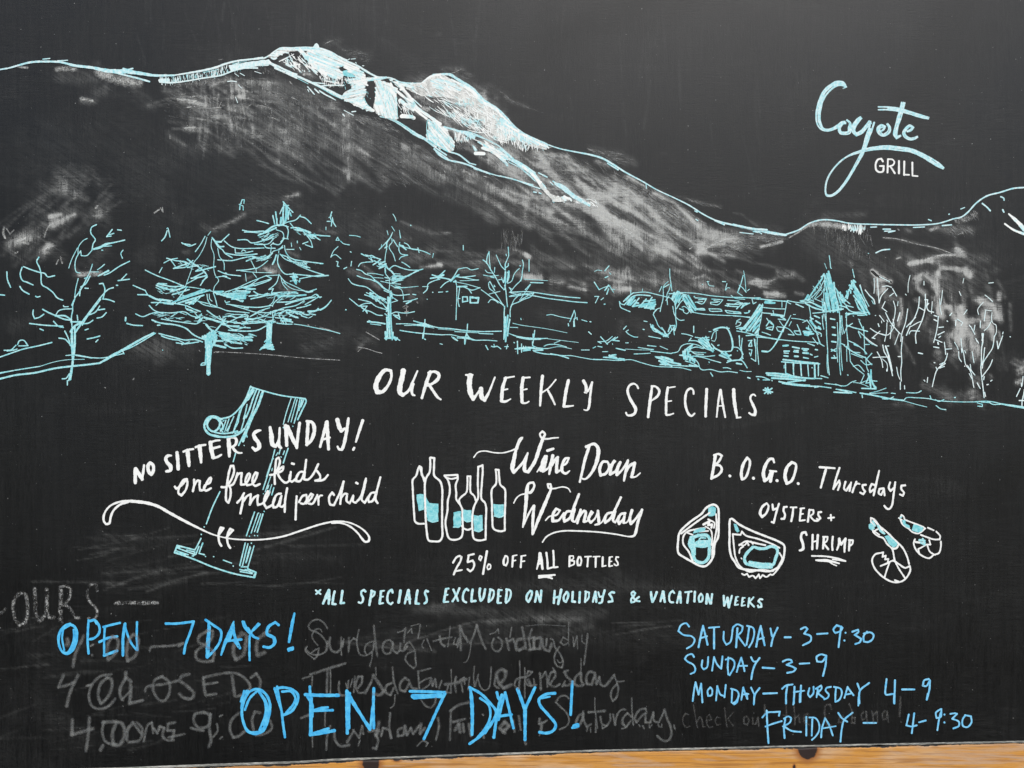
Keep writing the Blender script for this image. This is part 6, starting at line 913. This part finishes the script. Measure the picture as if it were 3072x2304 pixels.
put_attr(panel, 'dust', np.clip(1 - (1 - dustf) ** 1.35, 0, 1))

# raw lower edge of the panel: a worn pale lip that turns back from the painted face
g = Nodes('worn_board_edge')
a = g.noise(1, 4, .7, g.scale((90, 500, 900)))
b = g.noise(1, 2, .5, g.scale((14, 60, 60)))
f = g.ramp(g.math('ADD', g.math('MULTIPLY', a, .65), g.math('MULTIPLY', b, .35)), .46, .58)
edge_m = g.surf(g.mix(f, (.20, .205, .19), (.62, .61, .56)), .8, .3)
ex = np.arange(-500, 3601, 8.0)
jit = np.interp(ex, np.arange(-500, 3640, 33), nr.normal(0, .8, len(np.arange(-500, 3640, 33))))
def efy(X, V_):
    e = edge(X)
    w = np.interp(X, [-500, 300, 900, 1600, 3600], [9, 9, 8.5, 7, 6.5]) + np.interp(X, ex, jit)
    return e + np.clip(V_, 0, 1) * w
lip_v = np.array([0, .35, .8, 1.0, 1.0001])
lip, LX, LY = grid('bottom_edge', ex, lip_v, efy, None, [edge_m], board)
c = np.empty(len(lip.data.vertices) * 3); lip.data.vertices.foreach_get('co', c); c = c.reshape(len(lip_v), len(ex), 3)
for i, dep in enumerate((0.0, .0001, .0003, .0009, .012)): c[i, :, 1] = dep
lip.data.vertices.foreach_set('co', c.ravel()); lip.data.update()

# ---- drawings and writing: one part each
SUB = {('wine_bottle_drawing', 'cyan'): 'bottle_label', ('oyster_drawing', 'cyan'): 'oyster_flesh', ('shrimp_drawing', 'cyan'): 'shrimp_shell'}
LABELS.update({
 'wine_bottle_drawing': 'outline of a slim wine bottle half hidden at the left end of the bottle row',
 'wine_bottle_drawing.001': 'outline of the tallest and widest wine bottle',
 'wine_bottle_drawing.002': 'outline of a carafe with a flared lip',
 'wine_bottle_drawing.003': 'outline of a round-shouldered bottle behind the carafe',
 'wine_bottle_drawing.004': 'outline of a long-necked bottle in front',
 'wine_bottle_drawing.005': 'outline of a bottle standing apart at the right end of the row',
 'oyster_drawing': 'outline of an upright narrow oyster with a cyan hinge',
 'oyster_drawing.001': 'outline of a wide oyster with a ring of cyan flesh',
 'shrimp_drawing': 'outline of the larger shrimp',
 'shrimp_drawing.001': 'outline of the smaller shrimp',
 'tree_drawing.001': 'bare forked tree drawing beside the fence',
 'tree_drawing.002': 'cyan bare tree drawing against the castle tower',
 'heading_lettering': 'white heading reading OUR WEEKLY SPECIALS',
 'sunday_lettering': 'white lettering reading NO SITTER SUNDAY!',
 'kids_meal_lettering': 'white script reading one free kids meal per child',
 'wednesday_lettering': 'white script reading Wine Down Wednesday',
 'bottles_offer_lettering': 'white lettering reading 25% OFF ALL BOTTLES',
 'thursdays_lettering': 'white lettering reading B.O.G.O. Thursdays',
 'oysters_lettering': 'white lettering reading OYSTERS +',
 'shrimp_lettering': 'white lettering reading SHRIMP with a triple underline',
 'exclusion_lettering': 'pale cyan note about holidays and vacation weeks',
 'hours_lettering': 'rubbed chalk lettering ending in OURS and a dash',
 'open_days_lettering': 'smaller blue lettering reading OPEN 7 DAYS!',
 'big_open_days_lettering': 'larger blue lettering reading OPEN 7 DAYS!',
 'opening_hours_lettering': 'light blue list of opening hours by day',
 'logo_lettering': 'pale cyan script with small white GRILL under its swoosh',
 'erased_lettering': 'grey ghosts of wiped-off opening times',
 'erased_lettering.001': 'grey ghosts of wiped-off day names',
 'erased_lettering.002': 'very faint ghost of a wiped-off sentence',
 'conifer_drawing.002': 'lone narrow conifer drawing beside the fence',
})
for part, strokes in PARTS.items():
    root, buckets = part.split('.')[0], {}
    for st in strokes:
        sub = SUB.get((root, st[0].replace('fill', '')))
        buckets.setdefault(sub, []).append(st)
    main = None
    for sub in sorted(buckets, key=lambda q: q is not None):
        V_, F_, C_, MI, names = [], [], [], [], []
        for mat, kind, pts in buckets[sub]:
            if mat not in names: names.append(mat)
            n0 = len(F_)
            if kind == 'f': fill(V_, F_, C_, pts)
            else:
                for piece in split(pts): ribbon(V_, F_, C_, piece, mat in SOFT)
            MI += [names.index(mat)] * (len(F_) - n0)
        o = link(sub or root, V_, F_, [INK[m] for m in names], main if sub else board, MI, None if sub else LABELS.get(part))
        put_attr(o, 'core', np.array(C_))
        if not sub: main = o

# ---------------------------------------------------------------- the pine plank under it
plank = bpy.data.objects.new('wooden_plank', None); SC.collection.objects.link(plank)
plank['label'] = 'knotty honey-coloured pine plank running along the lower edge of the chalkboard'
plank['category'] = 'plank'

g = Nodes('knotty_pine')
kn = g.attr('knot'); hz = g.attr('warp'); pt = g.attr('paint')
cx = g.n.new('ShaderNodeSeparateXYZ'); g.l.new(g.co, cx.inputs[0])
cb = g.n.new('ShaderNodeCombineXYZ')
g.l.new(g.math('MULTIPLY', cx.outputs[0], 3.2), cb.inputs[0]); cb.inputs[1].default_value = 0
g.l.new(g.math('MULTIPLY', g.math('ADD', cx.outputs[2], hz), 46), cb.inputs[2])
gr = g.noise(1, 5, .62, cb.outputs[0], .7)
fine = g.noise(1, 4, .7, g.scale((60, 400, 900)))
pat = g.noise(1, 3, .6, g.scale((6, 20, 22)))
c1 = g.mix(g.ramp(gr, .36, .62), (.60, .31, .10), (.62, .28, .045))
c1 = g.mix(g.ramp(pat, .50, .66), c1, (.64, .43, .26))
c1 = g.mix(g.ramp(gr, .60, .74), c1, (.38, .16, .035))
ln = g.noise(1, 3, .6, g.scale((9, 400, 300)))
c1 = g.mix(g.math('MULTIPLY', g.ramp(ln, .52, .60), .60), c1, (.30, .12, .028))
mauve = g.noise(1, 4, .65, g.scale((5, 60, 60)), .8)
c1 = g.mix(g.math('MULTIPLY', g.ramp(mauve, .52, .64), .75), c1, (.52, .36, .25))
c1 = g.mix(g.math('MULTIPLY', g.ramp(fine, .52, .70), .45), c1, (.30, .17, .09))
c1 = g.mix(g.ramp(kn, .25, .62), c1, (.34, .13, .035))
c1 = g.mix(g.ramp(g.math('ADD', kn, g.math('MULTIPLY', g.math('SUBTRACT', g.noise(220, 3, .6), .5), .22)), .62, .70), c1, (.030, .018, .016))
pm = g.math('ADD', pt, g.math('MULTIPLY', g.math('SUBTRACT', g.noise(1, 4, .7, g.scale((120, 300, 300))), .5), .9))
c1 = g.mix(g.ramp(pm, .52, .62), c1, (.012, .012, .013))
g.bump(g.math('ADD', g.math('MULTIPLY', gr, .4), g.math('MULTIPLY', fine, .6)), .25, .0008)
pine = g.surf(c1, .55, .4)

px = np.arange(-500, 3601, 5.0)
tops = np.interp(px, np.arange(-500, 3640, 22), nr.normal(0, .7, len(np.arange(-500, 3640, 22))))
gapw = np.interp(px, [-500, 600, 1500, 2000, 2460, 2560, 2900, 3600], [11, 11, 10, 9, 9, 12, 9, 9])
def pfy(X, V_): return edge(X) + np.interp(X, px, gapw + tops) + V_ * 240
pv = np.concatenate([[0, .012], np.linspace(.03, 1, 34)])
face, FX, FY = grid('front_face', px, pv, pfy, lambda X, Y: np.where(Y - pfy(X, np.zeros_like(X)) < 2, -.004, -.002 + 0 * X), [pine], plank)
knot = np.zeros_like(FX); warp = np.zeros_like(FX)
for kx, ky, rx, ry, st in ((2424, 2250, 27, 27, 1.0), (1112, 2292, 26, 24, .95), (2384, 2304, 4, 9, 1.0), (1190, 2279, 13, 7, .9), (3300, 2300, 20, 20, .9), (-200, 2380, 24, 20, .9)):
    d = np.hypot((FX - kx) / rx, (FY - ky) / ry)
    knot = np.maximum(knot, st * np.exp(-.36 * d ** 2.2))
    warp += np.sign(FY - ky + .01) * .016 * np.exp(-.5 * (d / 2.2) ** 2) * (ry / 27)
dt = FY - pfy(FX, np.zeros_like(FX))
sm = np.interp(px, np.arange(-500, 3640, 45), nr.uniform(0, 1, len(np.arange(-500, 3640, 45))) ** 2.2)
paintf = np.clip(1.25 - dt / (1.6 + 8 * sm[None, :]), 0, 1) * .75
put_attr(face, 'knot', knot); put_attr(face, 'warp', warp); put_attr(face, 'paint', paintf)
# top side of the plank running back under the board
tv = np.array([0., 1.])
top_, TX, TY = grid('top_side', px, tv, lambda X, V_: pfy(X, np.zeros_like(X)) - .001, None, [pine], plank)
c = np.empty(len(top_.data.vertices) * 3); top_.data.vertices.foreach_get('co', c); c = c.reshape(2, len(px), 3)
c[0, :, 1] = .030; c[1, :, 1] = .004
top_.data.vertices.foreach_set('co', c.ravel()); top_.data.update()
put_attr(top_, 'paint', np.full(TX.shape, 1.0)); put_attr(top_, 'knot', np.zeros(TX.shape)); put_attr(top_, 'warp', np.zeros(TX.shape))  # black all over here, painting the shade of the gap into the colour
# added dark sheet behind the board: its colour stands in for the gap's shade
g = Nodes('gap_shade_dark'); bk = g.surf((.02, .019, .018), .9, .2)
V_ = [PIX(-500, -420, -.0305), PIX(3600, -420, -.0305), PIX(3600, 2480, -.0305), PIX(-500, 2480, -.0305)]
link('gap_shade_sheet', V_, [(0, 3, 2, 1)], [bk], board)

for o in (board, plank): o.rotation_euler = (0, ROLL, 0)
